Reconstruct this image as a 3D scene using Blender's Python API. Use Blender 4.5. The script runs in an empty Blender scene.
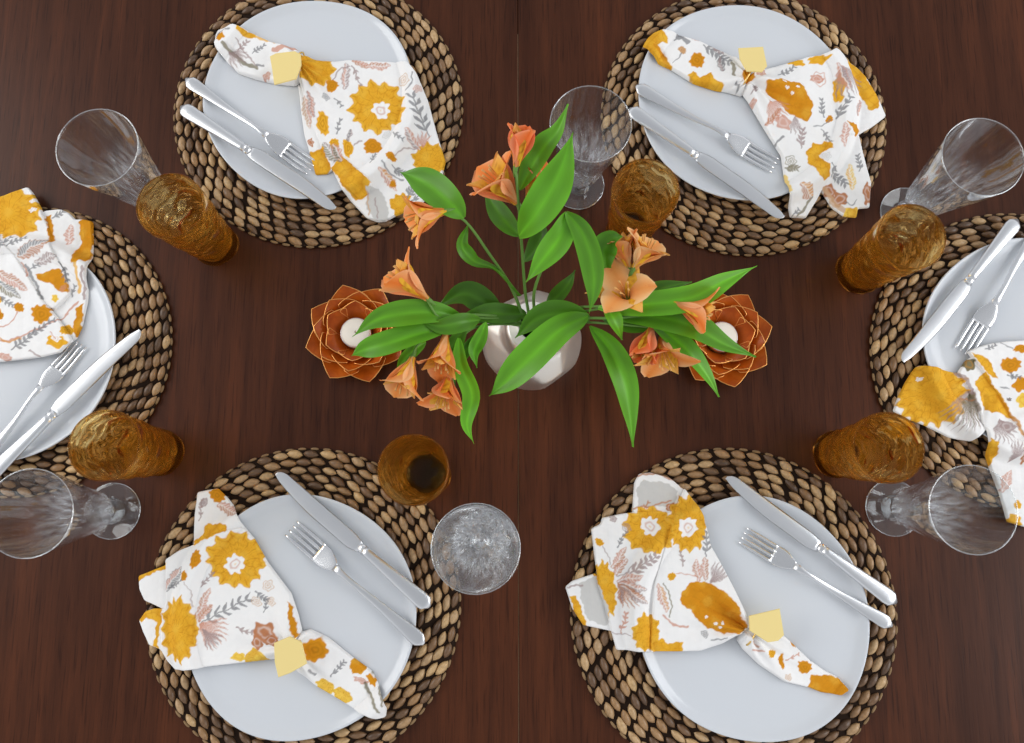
import bpy, math, random
import numpy as np
from mathutils import Vector, Matrix, noise
random.seed(7); rng = np.random.default_rng(7)
SC = bpy.context.scene
COL = SC.collection
PI = math.pi
Z0 = 0.75                      # height of the table top above the floor
H, F, T = 0.968, 787.0, math.radians(9.3)   # camera height above the table, focal length in px, tilt

# ---------- where things stand: a photo point at a given height above the table
def P(px, py, z=0.0):
    u = (px - 512) / F; v = (py - 371.5) / F
    k = (H - z) / (v * math.sin(T) + math.cos(T))
    return Vector((u * k, (math.sin(T) - v * math.cos(T)) * k, z + Z0))
def to_px(x, y, z):
    """inverse for arrays (z above table)"""
    zz = z - H
    d = y * math.sin(T) - zz * math.cos(T)
    v = -(y * math.cos(T) + zz * math.sin(T)) / d
    return 512 + F * x / d, 371.5 + F * v

# ---------- materials
def nmat(name):
    m = bpy.data.materials.new(name); m.use_nodes = True
    nt = m.node_tree
    for n in list(nt.nodes): nt.nodes.remove(n)
    out = nt.nodes.new('ShaderNodeOutputMaterial')
    return m, nt, out
def pr(nt, **kw):
    b = nt.nodes.new('ShaderNodeBsdfPrincipled')
    for k, v in kw.items():
        b.inputs[k.replace('_', ' ')].default_value = v
    return b
def nd(nt, typ, **kw):
    n = nt.nodes.new(typ)
    for k, v in kw.items():
        if k in n.inputs: n.inputs[k].default_value = v
        else: setattr(n, k, v)
    return n
def ramp(nt, stops):
    r = nt.nodes.new('ShaderNodeValToRGB')
    e = r.color_ramp.elements
    while len(e) < len(stops): e.new(0.5)
    for i, (p, c) in enumerate(stops):
        e[i].position = p; e[i].color = (*c, 1)
    return r
def bump(nt, height_socket, strength, dist):
    b = nt.nodes.new('ShaderNodeBump'); b.inputs['Strength'].default_value = strength
    b.inputs['Distance'].default_value = dist
    nt.links.new(height_socket, b.inputs['Height']); return b
def coords(nt, scale=(1, 1, 1), kind='Object'):
    tc = nt.nodes.new('ShaderNodeTexCoord'); mp = nt.nodes.new('ShaderNodeMapping')
    mp.inputs['Scale'].default_value = scale
    nt.links.new(tc.outputs[kind], mp.inputs['Vector']); return mp.outputs['Vector']

def mat_wood(name, dark, mid, light, gloss=0.33, spec=0.3, along_x=False):
    m, nt, out = nmat(name); L = nt.links.new
    s1 = (3.0, 60, 8) if along_x else (60, 3.0, 8)
    s2 = (0.7, 5, 3) if along_x else (5, 0.7, 3)
    s3 = (18, 420, 60) if along_x else (420, 18, 60)
    n1 = nd(nt, 'ShaderNodeTexNoise', Scale=1.0, Detail=6.0, Roughness=0.65, Distortion=0.3); L(coords(nt, s1), n1.inputs['Vector'])
    n2 = nd(nt, 'ShaderNodeTexNoise', Scale=1.0, Detail=3.0); L(coords(nt, s2), n2.inputs['Vector'])
    n3 = nd(nt, 'ShaderNodeTexNoise', Scale=1.0, Detail=2.0); L(coords(nt, s3), n3.inputs['Vector'])
    a = nd(nt, 'ShaderNodeMath', operation='MULTIPLY_ADD'); L(n1.outputs['Fac'], a.inputs[0]); a.inputs[1].default_value = 0.5; a.inputs[2].default_value = 0
    b = nd(nt, 'ShaderNodeMath', operation='MULTIPLY_ADD'); L(n2.outputs['Fac'], b.inputs[0]); b.inputs[1].default_value = 0.5; L(a.outputs[0], b.inputs[2])
    r = ramp(nt, [(0.33, dark), (0.5, mid), (0.68, light)]); L(b.outputs[0], r.inputs['Fac'])
    r3 = ramp(nt, [(0.30, (0.45, 0.42, 0.42)), (0.45, (1, 1, 1))]); L(n3.outputs['Fac'], r3.inputs['Fac'])
    mx = nd(nt, 'ShaderNodeMix', data_type='RGBA', blend_type='MULTIPLY'); mx.inputs['Factor'].default_value = 0.75
    L(r.outputs['Color'], mx.inputs['A']); L(r3.outputs['Color'], mx.inputs['B'])
    p = pr(nt, Roughness=gloss, Specular_IOR_Level=spec)
    L(mx.outputs['Result'], p.inputs['Base Color'])
    bp = bump(nt, n3.outputs['Fac'], 0.12, 0.0006); L(bp.outputs[0], p.inputs['Normal'])
    L(p.outputs[0], out.inputs[0]); return m
def mat_plain(name, col, rough=0.5, metal=0.0, spec=0.5, **kw):
    m, nt, out = nmat(name)
    p = pr(nt, Base_Color=(*col, 1), Roughness=rough, Metallic=metal, Specular_IOR_Level=spec, **kw)
    n = nd(nt, 'ShaderNodeTexNoise', Scale=35.0, Detail=3.0); nt.links.new(coords(nt), n.inputs['Vector'])
    mr = nd(nt, 'ShaderNodeMapRange'); mr.inputs['To Min'].default_value = rough * 0.85; mr.inputs['To Max'].default_value = rough * 1.15
    nt.links.new(n.outputs['Fac'], mr.inputs['Value']); nt.links.new(mr.outputs[0], p.inputs['Roughness'])
    nt.links.new(p.outputs[0], out.inputs[0]); return m
def mat_attr(name, rough=0.85, weave=0.0, spec=0.3, transl=0.0, transl_tint=(1, 1, 1), sheen=0.0):
    m, nt, out = nmat(name); L = nt.links.new
    at = nd(nt, 'ShaderNodeAttribute', attribute_name='Col')
    p = pr(nt, Roughness=rough, Specular_IOR_Level=spec)
    L(at.outputs['Color'], p.inputs['Base Color'])
    if weave:
        vx = nd(nt, 'ShaderNodeTexWave', Scale=320.0, bands_direction='X'); vy = nd(nt, 'ShaderNodeTexWave', Scale=320.0, bands_direction='Y')
        c = coords(nt); L(c, vx.inputs['Vector']); L(c, vy.inputs['Vector'])
        n = nd(nt, 'ShaderNodeTexNoise', Scale=45.0, Detail=4.0); L(c, n.inputs['Vector'])
        ad = nd(nt, 'ShaderNodeMath', operation='ADD'); L(vx.outputs['Fac'], ad.inputs[0]); L(vy.outputs['Fac'], ad.inputs[1])
        a2 = nd(nt, 'ShaderNodeMath', operation='MULTIPLY_ADD'); L(n.outputs['Fac'], a2.inputs[0]); a2.inputs[1].default_value = 6; L(ad.outputs[0], a2.inputs[2])
        b = bump(nt, a2.outputs[0], weave, 0.0003); L(b.outputs[0], p.inputs['Normal'])
    if transl:
        tr = nt.nodes.new('ShaderNodeBsdfTranslucent')
        mu = nd(nt, 'ShaderNodeMix', data_type='RGBA', blend_type='MULTIPLY'); mu.inputs['Factor'].default_value = 1
        L(at.outputs['Color'], mu.inputs['A']); mu.inputs['B'].default_value = (*transl_tint, 1)
        L(mu.outputs['Result'], tr.inputs['Color'])
        ms = nt.nodes.new('ShaderNodeMixShader'); ms.inputs[0].default_value = transl
        L(p.outputs[0], ms.inputs[1]); L(tr.outputs[0], ms.inputs[2]); L(ms.outputs[0], out.inputs[0])
    else: L(p.outputs[0], out.inputs[0])
    return m
def mat_beads():
    m, nt, out = nmat('water_hyacinth'); L = nt.links.new
    g = nt.nodes.new('ShaderNodeNewGeometry')
    r = ramp(nt, [(0.0, (0.10, 0.055, 0.030)), (0.28, (0.19, 0.105, 0.052)), (0.5, (0.35, 0.20, 0.09)), (0.8, (0.47, 0.31, 0.165)), (1.0, (0.58, 0.38, 0.18))])
    L(g.outputs['Random Per Island'], r.inputs['Fac'])
    n = nd(nt, 'ShaderNodeTexNoise', Scale=260.0, Detail=3.0); L(coords(nt), n.inputs['Vector'])
    r2 = ramp(nt, [(0.3, (0.6, 0.55, 0.5)), (0.6, (1.1, 1.1, 1.1))]); L(n.outputs['Fac'], r2.inputs['Fac'])
    mx = nd(nt, 'ShaderNodeMix', data_type='RGBA', blend_type='MULTIPLY'); mx.inputs['Factor'].default_value = 0.6
    L(r.outputs['Color'], mx.inputs['A']); L(r2.outputs['Color'], mx.inputs['B'])
    p = pr(nt, Roughness=0.42, Specular_IOR_Level=0.45); L(mx.outputs['Result'], p.inputs['Base Color'])
    b = bump(nt, n.outputs['Fac'], 0.4, 0.0008); L(b.outputs[0], p.inputs['Normal'])
    L(p.outputs[0], out.inputs[0]); return m
def mat_thin_glass(name, boost=1.0, base=0.05, rough=0.03, streak=0, tint=(0.97, 0.985, 0.99)):
    m, nt, out = nmat(name); L = nt.links.new
    lw = nt.nodes.new('ShaderNodeLayerWeight'); lw.inputs['Blend'].default_value = 0.5
    pw = nd(nt, 'ShaderNodeMath', operation='POWER'); pw.inputs[1].default_value = 3.6; L(lw.outputs['Facing'], pw.inputs[0])
    mu = nd(nt, 'ShaderNodeMath', operation='MULTIPLY_ADD'); mu.inputs[1].default_value = 0.9 * boost; mu.inputs[2].default_value = base; mu.use_clamp = True
    L(pw.outputs[0], mu.inputs[0])
    tr = nt.nodes.new('ShaderNodeBsdfTransparent'); tr.inputs[0].default_value = (*tint, 1)
    gl = nt.nodes.new('ShaderNodeBsdfGlossy'); gl.inputs['Roughness'].default_value = rough; gl.inputs[0].default_value = (1, 1, 1, 1)
    n = nd(nt, 'ShaderNodeTexNoise', Scale=40.0, Detail=2.0); L(coords(nt), n.inputs['Vector'])
    b = bump(nt, n.outputs['Fac'], 0.08, 0.001); L(b.outputs[0], gl.inputs['Normal'])
    ms = nt.nodes.new('ShaderNodeMixShader'); L(mu.outputs[0], ms.inputs[0]); L(tr.outputs[0], ms.inputs[1]); L(gl.outputs[0], ms.inputs[2])
    if streak:                                             # scattered light painted in as white streaks up the flutes
        nz = nd(nt, 'ShaderNodeTexNoise', Scale=1.0, Detail=3.0); L(coords(nt, (260, 260, 14)), nz.inputs['Vector'])
        r0 = ramp(nt, [(0.40, (0, 0, 0)), (0.70, (streak, streak, streak))]); L(nz.outputs['Fac'], r0.inputs['Fac'])
        tc = nt.nodes.new('ShaderNodeTexCoord'); sx = nt.nodes.new('ShaderNodeSeparateXYZ'); L(tc.outputs['Object'], sx.inputs[0])
        fz = nd(nt, 'ShaderNodeMapRange', interpolation_type='SMOOTHSTEP'); fz.inputs['From Min'].default_value = .122; fz.inputs['From Max'].default_value = .045; L(sx.outputs['Z'], fz.inputs['Value'])
        r = nd(nt, 'ShaderNodeMix', data_type='RGBA', blend_type='MULTIPLY'); r.inputs['Factor'].default_value = 1; L(r0.outputs['Color'], r.inputs['A']); L(fz.outputs[0], r.inputs['B'])
        ba = nd(nt, 'ShaderNodeMath', operation='MULTIPLY_ADD'); ba.inputs[1].default_value = .13; L(fz.outputs[0], ba.inputs[0]); L(mu.outputs[0], ba.inputs[2]); ba.use_clamp = True; L(ba.outputs[0], ms.inputs[0])
        df = nt.nodes.new('ShaderNodeBsdfTranslucent'); df.inputs[0].default_value = (.92, .95, 1, 1)
        d2 = nt.nodes.new('ShaderNodeBsdfDiffuse'); d2.inputs[0].default_value = (.92, .95, 1, 1)
        ad = nt.nodes.new('ShaderNodeMixShader'); L(df.outputs[0], ad.inputs[1]); L(d2.outputs[0], ad.inputs[2])
        m2 = nt.nodes.new('ShaderNodeMixShader'); L(r.outputs['Result'], m2.inputs[0]); L(ms.outputs[0], m2.inputs[1]); L(ad.outputs[0], m2.inputs[2])
        ms = m2
    L(ms.outputs[0], out.inputs[0]); return m
def mat_glass(name, col, ior=1.45, rough=0.0, vol=None, dens=0, body=None):
    m, nt, out = nmat(name); L = nt.links.new
    g = nt.nodes.new('ShaderNodeBsdfGlass'); g.inputs['Color'].default_value = (*col, 1)
    g.inputs['IOR'].default_value = ior; g.inputs['Roughness'].default_value = rough
    n = nd(nt, 'ShaderNodeTexNoise', Scale=60.0, Detail=2.0); L(coords(nt), n.inputs['Vector'])
    b = bump(nt, n.outputs['Fac'], 0.05, 0.001); L(b.outputs[0], g.inputs['Normal'])
    if body:
        mx = nt.nodes.new('ShaderNodeMixShader'); mx.inputs[0].default_value = body[0]; tp = nt.nodes.new('ShaderNodeBsdfTransparent'); tp.inputs[0].default_value = (*body[1], 1)
        tl = nt.nodes.new('ShaderNodeBsdfTranslucent'); tl.inputs[0].default_value = (*body[2], 1); m2 = nt.nodes.new('ShaderNodeMixShader'); m2.inputs[0].default_value = body[3]
        tc = nt.nodes.new('ShaderNodeTexCoord'); sx = nt.nodes.new('ShaderNodeSeparateXYZ'); L(tc.outputs['Object'], sx.inputs[0])
        fz = nd(nt, 'ShaderNodeMapRange'); fz.inputs['From Min'].default_value = 0; fz.inputs['From Max'].default_value = .06; fz.inputs['To Min'].default_value = .55; fz.inputs['To Max'].default_value = body[3]; L(sx.outputs['Z'], fz.inputs['Value']); L(fz.outputs[0], m2.inputs[0])  # more translucent orange towards the foot, painting in the glow of the base
        L(tp.outputs[0], m2.inputs[1]); L(tl.outputs[0], m2.inputs[2]); L(g.outputs[0], mx.inputs[1]); L(m2.outputs[0], mx.inputs[2]); L(mx.outputs[0], out.inputs[0])
    else: L(g.outputs[0], out.inputs[0])
    if vol:
        a = nt.nodes.new('ShaderNodeVolumeAbsorption'); a.inputs['Color'].default_value = (*vol, 1); a.inputs['Density'].default_value = dens
        L(a.outputs[0], out.inputs['Volume'])
    return m

# ---------- objects
def link(name, verts, faces, mat, parent=None, smooth=True, cols=None, loc=None):
    me = bpy.data.meshes.new(name)
    me.from_pydata([tuple(v) for v in verts], [], [tuple(f) for f in faces]); me.update()
    if cols is not None:
        a = me.color_attributes.new('Col', 'FLOAT_COLOR', 'POINT')
        c = np.ones((len(me.vertices), 4), dtype=np.float32); c[:, :3] = cols
        a.data.foreach_set('color', c.ravel())
    if smooth: me.polygons.foreach_set('use_smooth', [True] * len(me.polygons))
    me.materials.append(mat)
    o = bpy.data.objects.new(name, me); COL.objects.link(o)
    if parent: o.parent = parent
    if loc is not None: o.location = loc
    return o
def thing(name, loc=(0, 0, 0), rz=0.0, label=None, cat=None, group=None):
    o = bpy.data.objects.new(name, None); COL.objects.link(o); o.empty_display_size = 0.02
    o.location = loc; o.rotation_euler = (0, 0, rz); tag(o, label, cat, group); return o
def tag(o, label=None, cat=None, group=None, kind=None):
    if label: o['label'] = label
    if cat: o['category'] = cat
    if group: o['group'] = group
    if kind: o['kind'] = kind
    return o
def kids(o): return [c for c in COL.objects if c.parent == o]
def copy_tree(o, parent=None):
    c = o.copy(); COL.objects.link(c)
    if parent: c.parent = parent
    for ch in kids(o): copy_tree(ch, c)
    return c

class MB:
    """collects verts and faces of one mesh"""
    def __init__(s): s.v = []; s.f = []; s.c = []
    def add(s, v, f, c=None):
        b = len(s.v); s.v += [tuple(p) for p in v]; s.f += [tuple(i + b for i in q) for q in f]
        if c is not None: s.c += [tuple(k) for k in c]
        return s
    def lathe(s, prof, n=48, cx=0, cy=0, wob=None, close=True):
        """prof: (r, z) list; wob(theta, i) -> radius factor"""
        v = []; f = []; m = len(prof)
        for j in range(n):
            a = 2 * PI * j / n
            for i, (r, z) in enumerate(prof):
                k = wob(a, i) if wob else 1
                v.append((cx + r * k * math.cos(a), cy + r * k * math.sin(a), z))
        for j in range(n):
            j2 = (j + 1) % n
            for i in range(m - 1):
                f.append((j * m + i, j2 * m + i, j2 * m + i + 1, j * m + i + 1))
        return s.add(v, f)
    def box(s, x0, x1, y0, y1, z0, z1, bev=0.0):
        b = bev
        rings = [(b, z0), (0, z0 + b), (0, z1 - b), (b, z1)] if b else [(0, z0), (0, z1)]
        v = []
        for d, z in rings: v += [(x0 + d, y0 + d, z), (x1 - d, y0 + d, z), (x1 - d, y1 - d, z), (x0 + d, y1 - d, z)]
        f = [(3, 2, 1, 0)]
        for i in range(len(rings) - 1):
            for k in range(4): f.append((i * 4 + k, i * 4 + (k + 1) % 4, i * 4 + 4 + (k + 1) % 4, i * 4 + 4 + k))
        n = 4 * (len(rings) - 1); f.append((n, n + 1, n + 2, n + 3))
        return s.add(v, f)
    def loft(s, st, n=10, power=2.0):
        """st: (x, y, z, half_width, half_thick) along x; elliptical sections across y/z"""
        v = []; f = []
        for (x, y, z, w, t) in st:
            for k in range(n):
                a = 2 * PI * k / n
                c, q = math.cos(a), math.sin(a)
                c = math.copysign(abs(c) ** (2 / power), c); q = math.copysign(abs(q) ** (2 / power), q)
                v.append((x, y + w * c, z + t * q))
        for i in range(len(st) - 1):
            for k in range(n):
                k2 = (k + 1) % n; f.append((i * n + k, i * n + k2, (i + 1) * n + k2, (i + 1) * n + k))
        f.append(tuple(range(n))[::-1]); b = (len(st) - 1) * n; f.append(tuple(b + k for k in range(n)))
        return s.add(v, f)
    def tube(s, pts, rad, n=8):
        pts = [Vector(p) for p in pts]; v = []; f = []
        for i, p in enumerate(pts):
            t = (pts[min(i + 1, len(pts) - 1)] - pts[max(i - 1, 0)]).normalized()
            a = t.cross(Vector((0, 0, 1)))
            if a.length < 1e-3: a = t.cross(Vector((1, 0, 0)))
            a.normalize(); b = t.cross(a); r = rad[i] if hasattr(rad, '__len__') else rad
            for k in range(n):
                q = 2 * PI * k / n; v.append(p + a * r * math.cos(q) + b * r * math.sin(q))
        for i in range(len(pts) - 1):
            for k in range(n):
                k2 = (k + 1) % n; f.append((i * n + k, i * n + k2, (i + 1) * n + k2, (i + 1) * n + k))
        f.append(tuple(range(n))[::-1]); b = (len(pts) - 1) * n; f.append(tuple(b + k for k in range(n)))
        return s.add(v, f)
    def make(s, name, mat, parent=None, smooth=True, loc=None):
        return link(name, s.v, s.f, mat, parent, smooth, s.c if s.c else None, loc)

def spline(pts, n):
    """Catmull-Rom through Vectors"""
    pts = [Vector(p) for p in pts]
    if len(pts) == 2: return [pts[0].lerp(pts[1], i / (n - 1)) for i in range(n)]
    q = [pts[0] * 2 - pts[1]] + pts + [pts[-1] * 2 - pts[-2]]
    out = []; m = len(pts) - 1
    for i in range(n):
        u = i / (n - 1) * m; k = min(int(u), m - 1); t = u - k
        a, b, c, d = q[k:k + 4]
        out.append(0.5 * ((2 * b) + (c - a) * t + (2 * a - 5 * b + 4 * c - d) * t * t + (3 * b - a - 3 * c + d) * t ** 3))
    return out
WORLD, E1, E2, EXPO = 0.72, 26, 26, 0.40
# ================= camera, light, room =================
cam = bpy.data.objects.new('camera', bpy.data.cameras.new('camera')); COL.objects.link(cam)
cam.location = (0, 0, Z0 + H); cam.rotation_euler = (T, 0, 0)
cam.data.sensor_width = 36; cam.data.lens = 36 * F / 1024; cam.data.clip_start = 0.02
SC.camera = cam
w = bpy.data.worlds.new('room_light'); SC.world = w; w.use_nodes = True
nt = w.node_tree
tc = nt.nodes.new('ShaderNodeTexCoord'); sp = nt.nodes.new('ShaderNodeSeparateXYZ')
nt.links.new(tc.outputs['Generated'], sp.inputs[0])
# a soft pale room: paler ceiling overhead, brighter band of daylight at window height
rp = ramp(nt, [(0.0, (0.10, 0.09, 0.085)), (0.5, (0.42, 0.42, 0.43)), (0.62, (0.98, 1.0, 1.04)), (0.80, (0.62, 0.64, 0.67)), (1.0, (0.46, 0.475, 0.50))])
mr = nt.nodes.new('ShaderNodeMapRange'); mr.inputs['From Min'].default_value = -1
nt.links.new(sp.outputs['Z'], mr.inputs['Value']); nt.links.new(mr.outputs[0], rp.inputs['Fac'])
nt.links.new(rp.outputs['Color'], nt.nodes['Background'].inputs['Color'])
nt.nodes['Background'].inputs['Strength'].default_value = WORLD
def area(name, loc, target, sx, sy, power, col):
    l = bpy.data.lights.new(name, 'AREA'); l.shape = 'RECTANGLE'; l.size = sx; l.size_y = sy; l.energy = power; l.color = col
    o = bpy.data.objects.new(name, l); COL.objects.link(o); o.location = loc
    o.rotation_euler = (Vector(target) - Vector(loc)).to_track_quat('-Z', 'Y').to_euler(); return o
area('daylight_window', (-2.3, 0.7, 2.15), (-.2, 0.2, Z0), 1.7, 1.3, E1, (1.0, 0.99, 0.97))
area('daylight_window_far', (2.3, -0.1, 2.15), (.2, 0.2, Z0), 1.7, 1.3, E2, (0.98, 0.99, 1.0))
SC.view_settings.view_transform = 'Standard'; SC.view_settings.look = 'None'
SC.view_settings.exposure = EXPO; SC.view_settings.gamma = 1; SC.view_settings.use_curve_mapping = False

M_floor = mat_wood('oak_floor', (0.11, 0.065, 0.035), (0.18, 0.11, 0.06), (0.25, 0.16, 0.09), along_x=True)
fl = MB().box(-3, 3, -2.6, 3, -0.05, 0).make('floor', M_floor, smooth=False); tag(fl, kind='structure')

M_table = mat_wood('mahogany', (0.030, 0.0080, 0.0030), (0.057, 0.0170, 0.0070), (0.105, 0.030, 0.011), gloss=0.36, spec=0.16)
M_table2 = mat_wood('mahogany_frame', (0.042, 0.0125, 0.0055), (0.076, 0.0235, 0.0105), (0.115, 0.036, 0.016), gloss=0.34, spec=0.35, along_x=True)
TX0, TX1, TY0, TY1 = -0.90, 0.92, -0.42, 0.78
seam = P(518.5, 500).x
tb = thing('dining_table', ((TX0 + TX1) / 2, (TY0 + TY1) / 2, 0), 0, 'dark mahogany dining table with a seam across its middle, under all the place settings', 'table')
def rel(m, name, mat, parent, smooth=False):
    o = m.make(name, mat, parent, smooth); l = parent.location
    o.data.transform(Matrix.Translation((-l.x, -l.y, -l.z))); return o
rel(MB().box(TX0, seam - 0.0005, TY0, TY1, Z0 - 0.028, Z0, 0.0006), 'table_leaf', M_table, tb)
rel(MB().box(seam + 0.0005, TX1, TY0, TY1, Z0 - 0.028, Z0, 0.0006), 'table_leaf', M_table, tb)
a = MB()
a.box(TX0 + .07, TX1 - .07, TY0 + .07, TY0 + .09, Z0 - .115, Z0 - .028); a.box(TX0 + .07, TX1 - .07, TY1 - .09, TY1 - .07, Z0 - .115, Z0 - .028)
a.box(TX0 + .07, TX0 + .09, TY0 + .09, TY1 - .09, Z0 - .115, Z0 - .028); a.box(TX1 - .09, TX1 - .07, TY0 + .09, TY1 - .09, Z0 - .115, Z0 - .028)
rel(a, 'apron', M_table2, tb)
for x in (TX0 + .10, TX1 - .10):
    for y in (TY0 + .10, TY1 - .10):
        rel(MB().lathe([(0, 0), (.02, 0), (.024, .02), (.028, .3), (.036, .55), (.030, .58), (.038, .60), (.038, Z0 - .028), (0, Z0 - .028)], 20, x, y), 'leg', M_table2, tb, True)

# ================= placemats =================
M_bead = mat_beads(); M_under = mat_plain('dark_cord', (0.020, 0.011, 0.007), 0.9, spec=0.1)
M_bind = mat_plain('binding_cord', (0.27, 0.17, 0.085), 0.7, spec=0.2)
MAT_H = 0.0085
def placemat_meshes():
    R = 0.19; v = []; f = []
    th = [(0, 1.0), (.45, .9), (.8, .6), (.97, .22)]
    r = 0.1825; row = 0; pitch = 0.0098
    nu, nv = 7, 6
    while r > 0.104:
        cnt = int(2 * PI * r / 0.0195); off = (row % 2) * .5 + .1 * random.random()
        for k in range(cnt):
            a = 2 * PI * (k + off + random.uniform(-.10, .10)) / cnt
            Lh = 2 * PI * r / cnt * .5 * random.uniform(.94, 1.12); Wh = pitch * .5 * random.uniform(.88, 1.12); Hh = 0.0046
            tl = math.radians(random.uniform(4, 22)); cr, sr = math.cos(tl), math.sin(tl)
            rr = r + random.uniform(-.0005, .0005); b = len(v)
            zc = 0.0048 + random.uniform(-.0004, .0005)
            for i in range(nu + 1):
                s = -1 + 2 * i / nu; q = max(0.0, 1 - abs(s) ** 1.9) ** .72
                for j in range(nv):
                    g = 2 * PI * j / nv
                    lx = s * Lh; ly = Wh * q * math.cos(g); lz = Hh * q * math.sin(g)
                    tx = lx * cr - ly * sr; ty = lx * sr + ly * cr
                    aa = a + tx / r
                    v.append(((rr + ty) * math.cos(aa), (rr + ty) * math.sin(aa), zc + lz))
            for i in range(nu):
                for j in range(nv):
                    j2 = (j + 1) % nv
                    f.append((b + i * nv + j, b + i * nv + j2, b + (i + 1) * nv + j2, b + (i + 1) * nv + j))
        r -= pitch; row += 1
    w = MB(); w.add(v, f)
    bnd = MB(); n = 76                                     # thin edge cord: short light lengths between dark knots
    for k in range(n):
        a0 = 2 * PI * k / n; a1 = 2 * PI * (k + .62) / n
        pts = [(0.1888 * math.cos(a0 + (a1 - a0) * i / 4), 0.1888 * math.sin(a0 + (a1 - a0) * i / 4), 0.0036) for i in range(5)]
        bnd.tube(pts, [.0009, .0017, .0018, .0017, .0009], 6)
    base = MB().lathe([(0, 0), (.1875, 0), (.1893, .0022), (.1872, .0042), (0.11, .0046), (0.105, .0068), (0, .0068)], 96)
    return w, bnd, base
_w, _b, _u = placemat_meshes()
def fit_mat(l, r, edge, top):
    """circle whose photo outline spans x=l..r and touches y=edge"""
    R = 0.19; cx, cy = 0.5 * (l + r), 0
    best = None
    for py in range(-40, 800, 2):
        c = P((l + r) / 2, py, .006)
        for _ in range(2):
            a = np.linspace(0, 2 * PI, 90)
            X, Y = to_px(c.x + R * np.cos(a), c.y + R * np.sin(a), np.full(90, .006))
            R *= (r - l) / (X.max() - X.min())
        e = (Y.min() if top else Y.max()) - edge
        if best is None or abs(e) < best[0]: best = (abs(e), c.copy(), R, (X.min() + X.max()) / 2)
    return best[1], best[2]
SET = {}
MATS = [('tl', 173, 463, 248, False, 'round woven water hyacinth placemat at the top left, right of the empty upper goblet'),
        ('tr', 601, 887, 255, False, 'round woven water hyacinth placemat at the top right, behind the upper amber tumbler'),
        ('bl', 145, 461, 447, True, 'round woven water hyacinth placemat at the bottom left, beside the upright middle goblet'),
        ('br', 570, 898, 448, True, 'round woven water hyacinth placemat at the bottom right, under the napkin with open folded flaps'),
        ('l', -126, 172, 207, True, 'round woven water hyacinth placemat cut off by the left edge of the photo'),
        ('r', 870, 1176, 213, True, 'round woven water hyacinth placemat cut off by the right edge of the photo')]
first = None
for key, l, r, e, top, lab in MATS:
    c, R = fit_mat(l, r, e, top); SET[key] = (c.x, c.y); print('mat', key, round(c.x, 3), round(c.y, 3), round(R, 4))
    if first is None:
        first = t = thing('placemat'); _w.make('weave', M_bead, t); _u.make('backing', M_under, t); _b.make('edge_cord', M_bind, t)
    else: t = copy_tree(first)
    t.location = (c.x, c.y, Z0); t.scale = (R / .19, R / .19, 1); t.rotation_euler.z = random.uniform(0, 6)
    tag(t, lab, 'placemat', 'woven round placemats')

# ================= plates =================
M_plate = mat_plain('glazed_stoneware', (0.62, 0.645, 0.68), 0.16, spec=0.45)
PR = 0.1365
def plate_mesh():
    prof = [(0, .0052), (.04, .0052), (.09, .0054), (.110, .0057), (.121, .0064), (.1265, .0078), (.1305, .0103), (.1335, .0122), (.1352, .0130), (.1365, .0126), (.1366, .0116), (.135, .0100), (.131, .0068), (.120, .0018), (.112, 0), (0, 0)]
    return MB().lathe(prof, 120, wob=lambda a, i: 1 + (0.012 * math.sin(2 * a + .4) + 0.012 * math.sin(3 * a + 1.3) + 0.006 * math.sin(5 * a)) * (0 if i in (0, 15) else 1))
PLATES = {'tl': (309, 97, 0.5, 'white irregular stoneware plate on the top left placemat'),
          'tr': (743, 101, 2.2, 'white irregular stoneware plate on the top right placemat'),
          'bl': (300, 615, 4.0, 'white irregular stoneware plate on the bottom left placemat'),
          'br': (753, 617, 1.2, 'white irregular stoneware plate on the bottom right placemat'),
          'l': (6, 351, 3.0, 'white irregular stoneware plate on the placemat at the left edge'),
          'r': (1035, 345, 5.1, 'white irregular stoneware plate on the placemat at the right edge')}
proto = None; PC = {}
for k, (px, py, rz, lab) in PLATES.items():
    p = P(px, py, .018)
    if proto is None: o = proto = plate_mesh().make('dinner_plate', M_plate)
    else: o = proto.copy(); COL.objects.link(o)
    o.location = (p.x, p.y, Z0 + MAT_H - .0002); o.rotation_euler.z = rz; PC[k] = (p.x, p.y)
    tag(o, lab, 'plate', 'white dinner plates')
PB = MAT_H
RIM = PB + .0130          # rim height above the table
WELL = PB + .0054
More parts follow.
